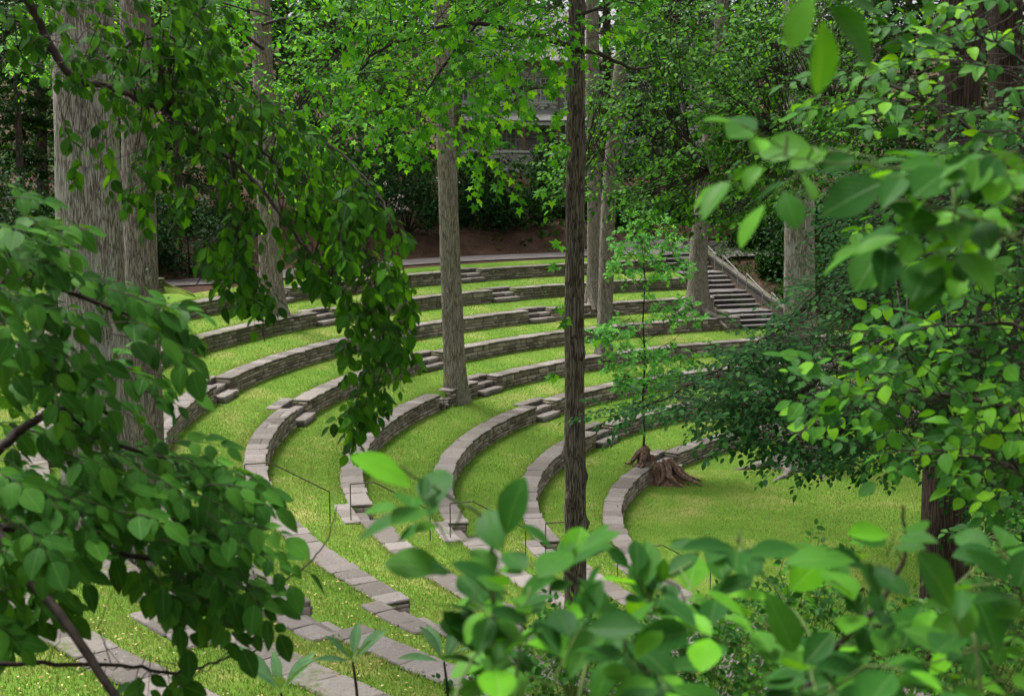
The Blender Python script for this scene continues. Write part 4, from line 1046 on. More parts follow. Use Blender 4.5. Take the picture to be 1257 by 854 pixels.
# maple crown over the middle, on the dark knobby trunk
mid_foliage(t5[0], [([(425, -20), (700, -20), (690, 40), (630, 65), (580, 120), (540, 110), (500, 110), (440, 120)], 225, 18, 23, (-.3, -.2, -.3), (0, -.7, .7), .25, .6),
   ([(430, 100), (540, 100), (545, 150), (500, 170), (430, 140)], 42, 18, 23, (-.4, -.2, -.4), (0, -.7, .7), .2, .6),
   ([(560, 100), (610, 110), (600, 160), (630, 200), (610, 225), (575, 190), (560, 150)], 30, 18, 22, (.1, -.2, -.7), (0, -.7, .7), .1, .5),
   ([(590, 60), (650, 50), (660, 110), (620, 150), (590, 120)], 16, 18, 22, (.1, -.2, -.5), (0, -.7, .7), .1, .5),
   ([(640, 20), (705, 20), (700, 80), (650, 80)], 16, 18, 22, (.1, -.2, -.5), (0, -.7, .7), .1, .5),
   ([(700, -20), (790, -20), (800, 30), (730, 50)], 26, 19, 23, (.4, -.2, -.2), (0, -.7, .7), .1, .5)],
   .17, LEAF_MAPLE, M_L_MAPLE, 71, nl=6, limbs=[([(708, 60, 22), (640, 40, 21), (560, 30, 20), (470, 60, 19.5), (440, 90, 19)], .05, .012), ([(708, -10, 22), (620, 0, 21), (560, 60, 20), (520, 120, 20)], .05, .012),
     ([(708, 100, 22), (650, 110, 21), (610, 150, 20.5), (600, 190, 20)], .03, .01), ([(708, 60, 22), (740, 68, 22.5), (775, 85, 23), (800, 82, 23.5)], .045, .015), ([(708, 20, 22), (760, 0, 22), (790, 10, 22)], .03, .01)], twr=.006, reach=1.5)
# small leafy shoots straight on the knobby trunk
mid_foliage(t5[0], [([(676, 120), (700, 110), (705, 230), (680, 240)], 12, 21, 22, (-.6, -.3, .1), (0, -.7, .7), 0, .25),
   ([(690, 290), (705, 290), (705, 330), (690, 330)], 2, 21.6, 21.9, (-.7, -.4, .1), (0, -.7, .7), 0, .2), ([(688, 370), (705, 370), (705, 410), (690, 410)], 2, 21.6, 21.9, (-.7, -.4, .1), (0, -.7, .7), 0, .2),
   ([(717, 400), (725, 400), (725, 420), (717, 420)], 1, 21.6, 21.9, (.7, -.4, .1), (0, -.7, .7), 0, .2), ([(690, 440), (700, 440), (700, 480), (690, 480)], 1, 21.6, 21.9, (-.7, -.4, .1), (0, -.7, .7), 0, .2)],
   .17, LEAF_MAPLE, M_L_MAPLE, 72, nl=5, twr=.004, reach=0, cap=100)
# fine layered foliage, upper right of middle
mid_foliage(t7[0], [([(780, -20), (1090, -20), (1080, 80), (1030, 120), (960, 150), (900, 140), (830, 120), (770, 60)], 640, 28, 36, (-.6, -.3, -.05), (0, -.35, 1), .35, .8),
   ([(860, 130), (1010, 130), (1010, 200), (960, 260), (900, 290), (870, 240)], 260, 27, 34, (-.6, -.3, -.05), (0, -.35, 1), .35, .8),
   ([(1000, 100), (1100, 80), (1110, 200), (1020, 220)], 90, 27, 34, (-.6, -.3, -.05), (0, -.35, 1), .3, .8)],
   .17, LEAF_LO, M_L_LIND, 73, nl=9, limbs=[([(880, 60, 40), (930, 80, 34), (990, 110, 31), (1050, 130, 30)], .06, .015), ([(870, 180, 40), (900, 160, 34), (950, 165, 31), (980, 180, 30)], .05, .012), ([(886, 10, 40), (850, 20, 36), (810, 50, 32)], .05, .012)], twr=.008, reach=3.5)
mid_foliage(t6b[0], [([(720, 100), (790, 90), (830, 130), (870, 170), (880, 230), (850, 270), (790, 260), (720, 235), (690, 210), (700, 170), (760, 160)], 300, 26, 31, (-.5, -.3, -.05), (0, -.4, 1), .3, .7),
   ([(750, -10), (830, -10), (850, 60), (800, 100), (760, 60)], 90, 27, 33, (.3, -.3, -.05), (0, -.4, 1), .3, .7),
   ([(730, 60), (750, 60), (750, 170), (725, 170)], 14, 30, 31, (.3, -.3, .05), (0, -.4, 1), .3, .3)],
   .14, LEAF_LO, M_L_LIND, 75, nl=9, limbs=[([(752, 160, 33), (790, 150, 30), (840, 170, 29), (870, 210, 28)], .05, .012), ([(764, 60, 33), (790, 40, 31), (820, 20, 30)], .05, .012), ([(752, 160, 33), (730, 190, 30), (710, 215, 29)], .03, .01)], twr=.008, reach=3)
# bright foliage behind the hanging branch
mid_foliage(t3[0], [([(345, -20), (470, -20), (440, 60), (420, 130), (380, 120), (350, 80)], 180, 30, 37, (.4, -.3, -.1), (0, -.5, .9), .3, .8),
   ([(190, -20), (292, -20), (292, 60), (250, 60)], 110, 30, 37, (.4, -.3, -.1), (0, -.5, .9), .3, .8),
   ([(330, 60), (430, 100), (430, 170), (360, 130)], 50, 30, 36, (.3, -.3, -.2), (0, -.5, .9), .3, .8),
   ([(0, -20), (190, -20), (200, 80), (100, 90), (0, 100)], 130, 30, 37, (.4, -.3, -.1), (0, -.5, .9), .3, .8),
   ([(220, 60), (330, 80), (420, 200), (440, 260), (330, 240), (250, 140)], 120, 31, 38, (.3, -.3, -.2), (0, -.5, .9), .35, .8)],
   .18, LEAF_LO, M_L_MAPLE, 77, nl=8, limbs=[([(322, 60, 44), (280, 30, 38), (220, 20, 34)], .06, .012), ([(322, 30, 44), (380, 20, 38), (430, 50, 34)], .06, .012)], twr=.008, reach=4)
# dark layered tree standing off to the right
def f_dark():
    f0 = (8.9, 15.2); root = thing('beech_tree', (f0[0], f0[1], H(*f0)), 'beech whose dark layered branches sweep down over the stage lawn from the right', 'tree')
    tp = offtrunk(root, f0, 14, .28, M_BARK_GREY)
    c = lambda z: (lambda q: q)((1500, 300 + z, 17))
    L = [([(1620, 120, 17), (1300, 240, 16), (1150, 300, 15), (1050, 330, 14.5), (960, 400, 14), (880, 455, 14), (800, 495, 13.8), (730, 515, 13.6)], .028, .004),
         ([(1300, 240, 16), (1150, 380, 15), (1040, 440, 14.5), (960, 500, 14), (900, 540, 14)], .04, .01),
         ([(1150, 300, 15), (1100, 420, 14.5), (1040, 520, 14), (1010, 580, 14)], .03, .008),
         ([(1620, 60, 17), (1300, 180, 15.5), (1150, 240, 15), (1050, 260, 14.5), (1000, 290, 14.5)], .05, .01)]
    mid_foliage(root, [([(960, 400), (1000, 350), (1060, 320), (1290, 290), (1290, 420), (1150, 450), (1030, 440), (960, 440)], 460, 13, 16.5, (-.85, -.25, -.12), (-.1, -.25, 1), .15, .5),
       ([(730, 502), (790, 490), (850, 478), (900, 440), (960, 400), (1010, 420), (1000, 500), (940, 505), (860, 500), (790, 503)], 235, 13, 14.8, (-.9, -.2, -.12), (-.1, -.35, 1), .1, .4),
       ([(870, 510), (920, 495), (1000, 480), (1120, 460), (1130, 560), (1040, 590), (985, 560), (930, 535), (890, 525)], 290, 12.8, 15, (-.85, -.25, -.15), (-.1, -.3, 1), .2, .45),
       ([(1010, 220), (1290, 120), (1290, 320), (1060, 330)], 480, 14, 17, (-.8, -.2, -.1), (-.1, -.3, 1), .2, .5),
       ([(1100, 430), (1290, 400), (1290, 640), (1195, 620), (1195, 560), (1120, 560)], 360, 14, 16.5, (-.8, -.2, -.2), (-.1, -.3, 1), .2, .45)],
       .088, LEAF_LO, M_L_DARK, 81, nl=9, limbs=L, twr=.004, reach=1.6, droop=.10, ldroop=.1, jit=.22)
    b = Acc(); inv = -np.array(root.location)
    for z in (60, 120): b.tube(np.array([tp + [0, 0, -1.5], at(1620, z, 17)]) + inv, [.12, .075], 8)
    link('limb', b.mesh('limb', M_BARK_GREY), root)
f_dark()
# sapling by the stump
def f_sapling():
    foot, d = gpx(789, 572); root = thing('maple_sapling', foot, 'slim young maple with bright tiered leaves rising behind the old stump', 'tree'); inv = -foot
    a = Acc(); a.tube(np.array([foot - [0, 0, .1], at(791, 530, d), at(789, 490, d), at(792, 440, d + .05), at(789, 395, d), at(792, 345, d), at(788, 300, d), at(790, 262, d)]) + inv, [.038, .034, .031, .027, .023, .018, .013, .006], 7); link('stem', a.mesh('stem', M_TWIG, True), root)
    L = []
    for py, tips in ((350, ((740, 318), (835, 320))), (330, ((755, 290), (845, 300))), (470, ((735, 440), (850, 445))), (440, ((720, 405), (855, 395))), (420, ((770, 380), (850, 378))), (500, ((750, 495), (830, 490))), (300, ((775, 270), (815, 275)))):
        for t_ in tips: L.append(([(790, py, d), ((790 + t_[0]) / 2, (py + t_[1]) / 2 + 2, d - .2), (t_[0], t_[1], d - .3)], .012, .004))
    tiers = (([(770, 262), (810, 262), (822, 280), (762, 282)], 46), ([(750, 288), (800, 283), (850, 293), (845, 308), (752, 308)], 96), ([(735, 318), (790, 314), (850, 322), (840, 340), (742, 338)], 104),
      ([(795, 370), (850, 366), (868, 392), (830, 402), (798, 392)], 66), ([(716, 402), (770, 398), (785, 412), (725, 420)], 62), ([(742, 428), (800, 422), (858, 432), (858, 448), (745, 448)], 118),
      ([(752, 458), (830, 455), (842, 474), (756, 478)], 90), ([(760, 488), (822, 486), (815, 503), (764, 504)], 46))
    mid_foliage(root, [(pl, n_, d - .8, d + .8, (0, -.3, .1), (0, -.4, 1), 0, .28) for pl, n_ in tiers],
      .175, LEAF_MAPLE, M_L_SAP, 85, nl=5, limbs=L, twr=.006, reach=1.2, ldroop=.2)
f_sapling()
# the old stump
def f_stump():
    foot, d = gpx(806, 590); root = thing('tree_stump', foot, 'rotten hollow stump with splayed grey roots at the end of the lowest wall', 'stump'); inv = -foot
    V = []; seg = 36; r_ = random.Random(5)
    top = [.55 + .35 * noise.noise(Vector((math.cos(2 * math.pi * j / seg) * 2.2, math.sin(2 * math.pi * j / seg) * 2.2, 8))) + .22 * math.cos(2 * math.pi * j / seg - 2.6) for j in range(seg)]
    rows = [(0, 1.35), (.15, 1.05), (.4, .85), (.75, .74), (1, .70), (1.0, .58), (.5, .52), (.1, .5)]
    for k, (h, rr) in enumerate(rows):
        for j in range(seg):
            w = 2 * math.pi * j / seg; q = rr * (1 + .16 * math.sin(5 * w + 1) * (1.3 - h * .6) + .10 * math.sin(11 * w) + .07 * noise.noise(Vector((w * 3, h * 2, 1))))
            V.append((q * math.cos(w) * .72, q * math.sin(w) * .62, h * max(.12, top[j]) * .95 - .08 * (k == 0)))
    Fs = [(k * seg + j, k * seg + (j + 1) % seg, (k + 1) * seg + (j + 1) % seg, (k + 1) * seg + j) for k in range(len(rows) - 1) for j in range(seg)]
    link('stump_shell', mesh_np('stump_shell', np.array(V), np.array(Fs), mats=[M_STUMP]), root)
    for k, (w, L, r0) in enumerate(((-.15, 1.0, .11), (-.5, 1.1, .13), (-.95, .8, .12), (.2, .8, .10), (3.0, .6, .13), (3.6, .5, .12), (-1.5, .5, .10), (-2.2, .5, .11))):
        a = Acc(); dv = np.array([math.cos(w), math.sin(w), 0]); pt = []
        for j in range(8):
            t_ = j / 7; q = foot + dv * (.3 + L * t_) + np.array([-dv[1], dv[0], 0]) * .1 * math.sin(t_ * 5 + k); q[2] = H(q[0], q[1]) + .52 * (1 - t_) ** 1.4 + .02 + .04 * math.sin(t_ * 9 + k); pt.append(q + inv)
        a.tube(pt, r0 * np.array([1.1, 1, .85, .7, .6, .45, .3, .12]), 7); link('root', a.mesh('root', M_STUMP), root)
    n = 500; P = foot + np.column_stack([r_n.normal(size=n) * .45 + .25, r_n.normal(size=n) * .35 - .3, np.zeros(n)]); P[:, 2] = [H(x, y) for x, y in P[:, :2]]
    s_ = scatter('bark_litter', P, .03, .09, M_LITTER, 'red brown bark crumbs at the foot of the stump', 'debris', .03)
r_n = np.random.default_rng(9)
f_stump()

# ---------------------------------------------------------------- the wood beyond the path
def hz(x, y): return H(x, y)
def gd(px, d):
    """ground point in the direction of picture column px, d metres out"""
    x = (px - 628.5) / F * d; y = d; return np.array([x, y, H(x, y)])
def woodtree(name, label, px, d, h, cr, low, tr, mat, lmat, n, lsz, seed, group='woodland trees beyond the path', flat=.35, nclump=40):
    f = gd(px, d); root = thing(name, f, label, 'tree', group); r_ = np.random.default_rng(seed)
    lean = r_.normal(size=2) * .6; z = np.linspace(-.15, h, 10); u = np.linspace(0, 1, 10)
    pts = f + np.column_stack([lean[0] * u + .15 * np.sin(u * 7 + seed), lean[1] * u, z])
    link('trunk', trunk_mesh('trunk', pts, np.linspace(tr, tr * .45, 10), mat, -f, seg=14, rings=20, flare=.4, seed=seed), root)
    cl = np.column_stack([r_.uniform(-1, 1, nclump) * cr, r_.uniform(-1, 1, nclump) * cr, low + (h + 2 - low) * r_.random(nclump) ** .8])
    k = r_.integers(0, nclump, n); off = r_.normal(size=(n, 3)) * [cr * .26, cr * .26, cr * .26 * flat]
    P = cl[k] + off; P[:, 2] -= .10 * (off[:, 0] ** 2 + off[:, 1] ** 2)
    ax = norm(off + r_.normal(size=(n, 3)) * .6) * [1, 1, .4] + [0, 0, -.25]; nz = r_.normal(size=(n, 3)) * .45 + [0, -.35, 1]
    R = frames(ax, nz) * (lsz * r_.uniform(.6, 1.3, n))[:, None, None]
    a = Acc()
    for c_ in cl[:22]:
        j = np.argmin(np.abs(z - (c_[2] - .8))); s0 = pts[j] - f; a.tube([s0, (s0 + c_) / 2 + [0, 0, .15], c_], [.06, .04, .015], 4)
    link('limbs', a.mesh('limbs', mat), root)
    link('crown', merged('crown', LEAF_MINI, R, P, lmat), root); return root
def conifer(label, px, d, h, cr, seed, n=5200, low=.3):
    f = gd(px, d); root = thing('hemlock', f, label, 'conifer', 'hemlocks beyond the path'); r_ = np.random.default_rng(seed)
    a = Acc(); a.tube([(0, 0, -.1), (0, 0, h)], [.17, .03], 8); link('trunk', a.mesh('trunk', M_BARK_DARK), root)
    nb = 90; zb = np.sort(r_.uniform(low, h, nb)); w = r_.uniform(0, 6.28, nb); Lb = cr * (1 - zb / h) ** .8 * r_.uniform(.7, 1.1, nb) + .15
    b = Acc()
    for k in range(0, nb, 2): b.tube([(0, 0, zb[k]), (math.cos(w[k]) * Lb[k], math.sin(w[k]) * Lb[k], zb[k] - Lb[k] * .18)], [.02, .006], 3)
    link('limbs', b.mesh('limbs', M_BARK_DARK), root)
    k = r_.choice(nb, n, p=Lb / Lb.sum()); t_ = r_.uniform(.12, 1, n); sp = r_.normal(size=n) * .14 * Lb[k]
    P = np.column_stack([np.cos(w[k]) * Lb[k] * t_ - np.sin(w[k]) * sp, np.sin(w[k]) * Lb[k] * t_ + np.cos(w[k]) * sp, zb[k] - Lb[k] * .2 * t_ * t_ + r_.normal(size=n) * .04])
    ax = np.column_stack([np.cos(w[k]), np.sin(w[k]), -.3 + 0 * w[k]]) + r_.normal(size=(n, 3)) * .45; nz = r_.normal(size=(n, 3)) * .3 + [0, -.1, 1]
    R = frames(ax, nz) * (.26 * r_.uniform(.6, 1.2, n))[:, None, None]; R[:, :, 1] *= .5
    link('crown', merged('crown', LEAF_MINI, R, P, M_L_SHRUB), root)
def shrub(name, label, px, d, w_, h, n, lsz, mat, seed, group='evergreen shrubs beyond the path', f=None):
    f = gd(px, d) if f is None else f; root = thing(name, f, label, 'shrub', group); r_ = np.random.default_rng(seed)
    nc = 26; c = norm(r_.normal(size=(nc, 3)) * [1, 1, .8]) * r_.uniform(.5, 1, (nc, 1)) * [w_, w_ * .8, h * .5] + [0, 0, h * .5]
    k = r_.integers(0, nc, n); off = norm(r_.normal(size=(n, 3))) * r_.uniform(.3, 1, (n, 1)) * w_ * .30; P = c[k] + off; P[:, 2] = np.abs(P[:, 2]) + .05
    ax = off + r_.normal(size=(n, 3)) * .3; nz = off * .5 + r_.normal(size=(n, 3)) * .3 * w_ * .3 + np.array([0, -.1, .35]) * w_ * .6
    R = frames(ax, nz) * (lsz * r_.uniform(.6, 1.2, n))[:, None, None]
    a = Acc()
    for q in c[:12]: a.tube([(0, 0, -.1), q * [.4, .4, .5], q], [.04, .03, .01], 4)
    link('branches', a.mesh('branches', M_TWIG), root)
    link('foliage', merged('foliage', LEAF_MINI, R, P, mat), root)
conifer('dark hemlock with drooping sprays in front of the stone house porch', 672, 72, 4.4, 1.8, 201)
conifer('low dark hemlock left of the house porch above the path', 590, 68, 3.4, 2.0, 202)
conifer('tall dark hemlock at upper left behind the hanging branch', 375, 74, 16, 3.4, 203, 8000)
conifer('dark hemlock beyond the path between tan trunk and hanging leaves', 478, 76, 9, 2.8, 204)
conifer('dark hemlock at the far left above the brown path', 30, 50, 13, 3.0, 205, 9000)
conifer('dark hemlock right of the broad twin trunks above the brown path', 222, 56, 12, 3.0, 206, 8000)
conifer('dark hemlock behind the curving trunk left of the stairs', 800, 76, 12, 3.2, 207, 6000)
SH = [('rhododendron', 'rounded rhododendron with pale pink flowers beside the path, left of the tan trunk', 500, 61, 2.0, 3.0, 3800, .17),
      ('rhododendron', 'dark rhododendron directly right of the tan trunk above the path', 590, 64, 1.9, 2.1, 3000, .17),
      ('rhododendron', 'dark rounded shrub on the red mulch bank left of the dark knobby trunk', 640, 65, 1.6, 1.6, 2400, .17),
      ('rhododendron', 'dark shrub between the dark knobby trunk and the sapling', 770, 67, 1.6, 1.5, 2200, .17),
      ('yew_shrub', 'blackish yew bank above the brown path right of the twin trunks', 232, 50, 2.6, 2.6, 3600, .17),
      ('yew_shrub', 'blackish yew at the left edge above the brown path', 40, 44, 2.6, 3.0, 3600, .17),
      ('yew_shrub', 'dark yew behind the twin trunks', 135, 48, 2.8, 3.0, 3000, .17),
      ('yew_shrub', 'dark shrub behind the hanging leaves left of the path bend', 430, 60, 2.4, 2.6, 3000, .17),
      ('yew_shrub', 'dark evergreen at the head of the long stairs, right side', 935, 66, 3.0, 3.2, 3600, .19),
      ('yew_shrub', 'dark evergreen behind the stout grey trunk', 1010, 60, 3.2, 3.4, 3800, .19),
      ('yew_shrub', 'dark evergreen far right behind the beech branches', 1110, 56, 3.2, 4.0, 3800, .2),
      ('yew_shrub', 'dark evergreen at the right edge behind the red brown trunk', 1220, 50, 3.2, 4.2, 3600, .2)]
SH += [('fern_clump', 'green fern clump on the mulch bank just left of the tan trunk', 545, 66, 1.3, 1.0, 1500, .18), ('fern_clump', 'green fern clump on the mulch bank midway between tan and dark trunks', 615, 69, 1.5, 1.1, 1700, .18),
      ('fern_clump', 'fern clump close left of the dark knobby trunk beyond the path', 685, 70, 1.4, 1.2, 1700, .18), ('fern_clump', 'fern clump beyond the path left of the hanging leaves', 405, 62, 1.5, 1.3, 1700, .18),
      ('fern_clump', 'fern clump beyond the path behind the paired grey trunks', 735, 68, 1.4, 1.4, 1700, .18), ('fern_clump', 'fern clump beyond the path right of the sapling top', 840, 70, 1.6, 1.4, 1700, .18), ('fern_clump', 'fern clump above the path left of the hidden tan trunk', 290, 58, 1.8, 1.4, 1700, .18)]
for k, (nm, lb, px, d, w_, h, n, ls) in enumerate(SH): shrub(nm, lb, px, d, w_, h, n, ls, M_L_WOOD if nm == 'fern_clump' else M_L_SHRUB, 220 + k, 'fern clumps beyond the path' if nm == 'fern_clump' else 'evergreen shrubs beyond the path')
for k, (px, py, w_, h, lb) in enumerate(((922, 285, 1.0, 1.1, 'ferny green bush hanging over the top of the stair parapet'), (952, 318, 1.0, .9, 'ivy covered bank right of the stair parapet, middle'), (985, 350, 1.0, .9, 'ivy covered bank right of the stair parapet, lower end beside the grey trunk'), (1045, 360, 2.0, 1.8, 'leafy bank shrub right of the stout grey trunk'), (950, 275, 1.5, 1.4, 'leafy bush behind the head of the stairs'))):
    q, d = gpx(px, py + 22, 30); shrub('bank_shrub', lb, 0, 0, w_, h, 2200, .14, M_L_WOOD, 240 + k, 'leafy shrubs on the bank beside the stairs', f=q)
# pink flowers on the rhododendron
t = NT('pink_petal', .6, .2); M_PINK = t.col(t.ramp(t.tone(), [(0, (.62, .42, .50)), (1, (.80, .68, .72))]))
rh = [o for o in COL.objects if o.get('label', '').startswith('rounded rhododendron')][0]; r_ = np.random.default_rng(8)
a_ = r_.uniform(-2.6, -.4, 16); c_ = np.column_stack([np.cos(a_) * 2.3, np.sin(a_) * 1.9, r_.uniform(.7, 3.1, 16)])
P = np.repeat(c_, 9, 0) + r_.normal(size=(144, 3)) * .07; R = frames(r_.normal(size=(144, 3)), r_.normal(size=(144, 3)) + [0, -.5, .5]) * .11
link('flowers', merged('flowers', CLUMP, R, P, M_PINK), rh)
WT = [('woodland_tree', 'broad leaved tree at the top left corner beyond the brown path', 60, 62, 20, 5.0, 4.0, .28, M_L_WOOD), ('woodland_tree', 'leafy tree behind the broad twin trunks', 170, 66, 19, 5.0, 6.0, .3, M_L_WOOD),
      ('woodland_tree', 'leafy tree above the brown path behind the hanging branch', 270, 64, 19, 4.6, 4.5, .25, M_L_WOOD), ('woodland_tree', 'thin dark trunk with light leaves right of the tan hidden trunk', 420, 72, 19, 4.6, 5.0, .2, M_L_MAPLE),
      ('woodland_tree', 'slim brown trunk seen left of the straight tan trunk', 521, 70, 20, 4.6, 6.6, .17, M_L_MAPLE), ('woodland_tree', 'leafy tree behind the maple foliage left of the house', 560, 84, 20, 5.0, 5.0, .3, M_L_WOOD),
      ('woodland_tree', 'leafy tree overhanging the house roof behind the dark knobby trunk', 745, 80, 20, 4.6, 7.5, .3, M_L_WOOD), ('woodland_tree', 'leafy tree left of the curving trunk beyond the path', 825, 78, 20, 5.0, 6.0, .3, M_L_WOOD),
      ('woodland_tree', 'leafy tree beyond the head of the stairs', 900, 76, 20, 5.0, 4.5, .3, M_L_LIND), ('woodland_tree', 'leafy tree behind the stout grey trunk', 985, 70, 20, 5.2, 4.0, .3, M_L_WOOD),
      ('woodland_tree', 'slim trunk seen between stout grey trunk and bright right hand leaves', 1102, 66, 20, 5.2, 5.0, .22, M_L_WOOD), ('woodland_tree', 'leafy tree behind the red brown trunk at right', 1190, 62, 20, 5.2, 3.5, .3, M_L_WOOD),
      ('woodland_tree', 'last leafy tree beyond the right edge leaves', 1290, 58, 20, 5.2, 3.5, .3, M_L_WOOD), ('woodland_tree', 'leafy tree left of the tan trunk far behind the hemlock', 350, 92, 22, 6.0, 5.0, .35, M_L_MAPLE),
      ('woodland_tree', 'leafy tree above the brown path beyond the left edge', -40, 56, 20, 5.0, 4.0, .3, M_L_WOOD), ('woodland_tree', 'leafy tree far behind the maple foliage, upper middle', 470, 96, 23, 6.0, 6.0, .35, M_L_MAPLE)]
for k, (nm, lb, px, d, h, cr, low, tr, lm) in enumerate(WT):
    woodtree(nm, lb, px, d, h, cr, low, tr, M_BARK_GREY if k % 3 else M_BARK_DARK, lm, 8500, .30, 300 + k)
# far wood reading as one mass
def far_wood():
    r_ = np.random.default_rng(400); n = 95000
    x = r_.uniform(-62, 62, n); y = r_.uniform(98, 124, n) - .006 * x * x
    # leave a window towards the house
    z0 = 6.0; P = np.column_stack([x, y, z0 + r_.random(n) ** 1.25 * 34])
    f = np.sin(P[:, 0] * .55 + 1.3 * np.sin(P[:, 2] * .4)) * np.sin(P[:, 2] * .6 + P[:, 0] * .2) + .5 * np.sin(P[:, 0] * 1.7 + P[:, 2])
    P[:, 1] += f * 2.5; P = P[f > -.9]; n = len(P)
    ax = r_.normal(size=(n, 3)) * [1, .6, .6] + [0, 0, -.3]; nz = r_.normal(size=(n, 3)) * .5 + [0, -.5, .9]
    R = frames(ax, nz) * (.62 * r_.uniform(.5, 1.3, n))[:, None, None]
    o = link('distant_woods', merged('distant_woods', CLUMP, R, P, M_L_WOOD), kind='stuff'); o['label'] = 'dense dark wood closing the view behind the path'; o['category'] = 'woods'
far_wood()
# understorey on the slope under the trees
def understorey():
    r_ = np.random.default_rng(410); n = 36000
    d = r_.uniform(61.5, 97, n); px = r_.uniform(-120, 1380, n); x = (px - 628.5) / F * d; y = d
    P = np.column_stack([x, y, np.array([H(a, b) for a, b in zip(x[::8], y[::8])]).repeat(8)[:n]])
    f = np.sin(x * .9 + 1.7 * np.sin(y * .35)) * np.sin(y * .8 + x * .3); hh = np.clip(.5 + f * 1.2, .1, 1.8) * (1 + (d > 74))
    keep = ~((px > 590) & (px < 720) & (d > 70)) | (r_.random(n) < .4); hh[(px > 560) & (px < 740)] *= .35
    P[:, 2] += r_.random(n) ** .6 * hh; P = P[keep & ((f > -.35) | (d > 72))]; n = len(P)
    ax = r_.normal(size=(n, 3)) * [1, 1, .5]; nz = r_.normal(size=(n, 3)) * .5 + [0, -.3, 1]
    R = frames(ax, nz) * (.34 * r_.uniform(.5, 1.3, n))[:, None, None]
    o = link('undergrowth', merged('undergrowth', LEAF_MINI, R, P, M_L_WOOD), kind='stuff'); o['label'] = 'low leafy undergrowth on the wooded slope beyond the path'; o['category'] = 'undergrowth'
understorey()

# ---------------------------------------------------------------- the stone house
t = NT('house_stone', .9, .2); o_ = t.mapping(t.pos(), (2.6, 2.6, 6.5)); vo = t.n('TexVoronoi', feature='F1'); t.l(o_, vo.inputs['Vector']); vo.inputs['Scale'].default_value = 1
vd = t.n('TexVoronoi', feature='DISTANCE_TO_EDGE'); t.l(o_, vd.inputs['Vector']); vd.inputs['Scale'].default_value = 1
sp_ = t.n('SeparateColor'); t.l(vo.outputs['Color'], sp_.inputs[0]); c = t.ramp(sp_.outputs[0], [(0, (.32, .31, .31)), (.5, (.52, .50, .50)), (1, (.72, .70, .69))])
c = t.mix(t.ramp(vd.outputs['Distance'], [(.02, 1.), (.07, 0.)]), c, (.10, .09, .085)); t.bump(vd.outputs['Distance'], .7, .05); M_HSTONE = t.col(c)
t = NT('white_trim', .6, .3); M_WHITE = t.col(t.ramp(t.noise(t.pos(), 3, 3), [(.3, (.62, .62, .60)), (.7, (.78, .78, .76))]))
t = NT('brown_fascia', .7, .3); M_FASC = t.col(t.ramp(t.noise(t.pos(), 3, 3), [(.3, (.20, .12, .09)), (.7, (.30, .20, .15))]))
t = NT('window_glass', .08, .8); M_GLASS = t.col(t.ramp(t.noise(t.pos(), .8, 2), [(.4, (.06, .07, .08)), (.6, (.30, .34, .36))]))  # pale patches put the reflected sky into the pane colour
t = NT('slate_roof', .8, .3); M_SLATE = t.col(t.ramp(t.noise(t.mapping(t.pos(), (1, 1, 5)), 3, 4), [(.3, (.14, .14, .14)), (.7, (.32, .31, .30))]))
def bx(name, parent, c, s, mat):
    a = Acc(); a.box((0, 0, 0), *s); o = link(name, a.mesh(name, mat), parent, M=Matrix.Translation(c)); return o
def window(parent, x, y, z, w, h, nx, nz):
    fr = Acc(); t_ = .09
    for sx in (-1, 1): fr.box((sx * (w / 2 - t_ / 2), 0, 0), t_, .12, h)
    for sz in (-1, 1): fr.box((0, 0, sz * (h / 2 - t_ / 2)), w - 2 * t_, .12, t_)
    f = link('window', fr.mesh('window', M_WHITE), parent, M=Matrix.Translation((x, y, z)))
    iw, ih = w - 2 * t_, h - 2 * t_; cw_, ch_ = iw / nx, ih / nz; m = Acc()
    for i in range(1, nx): m.box((-iw / 2 + cw_ * i, 0, 0), .04, .06, ih)
    for k in range(1, nz): m.box((0, .004, -ih / 2 + ch_ * k), iw, .05, .04)
    link('muntins', m.mesh('muntins', M_WHITE), f)
    g = Acc(); g.box((0, .05, 0), iw, .02, ih); link('pane', g.mesh('pane', M_GLASS), f)
    s_ = Acc(); s_.box((0, -.05, -h / 2 - .06), w + .2, .24, .10); link('sill', s_.mesh('sill', M_WHITE), f)
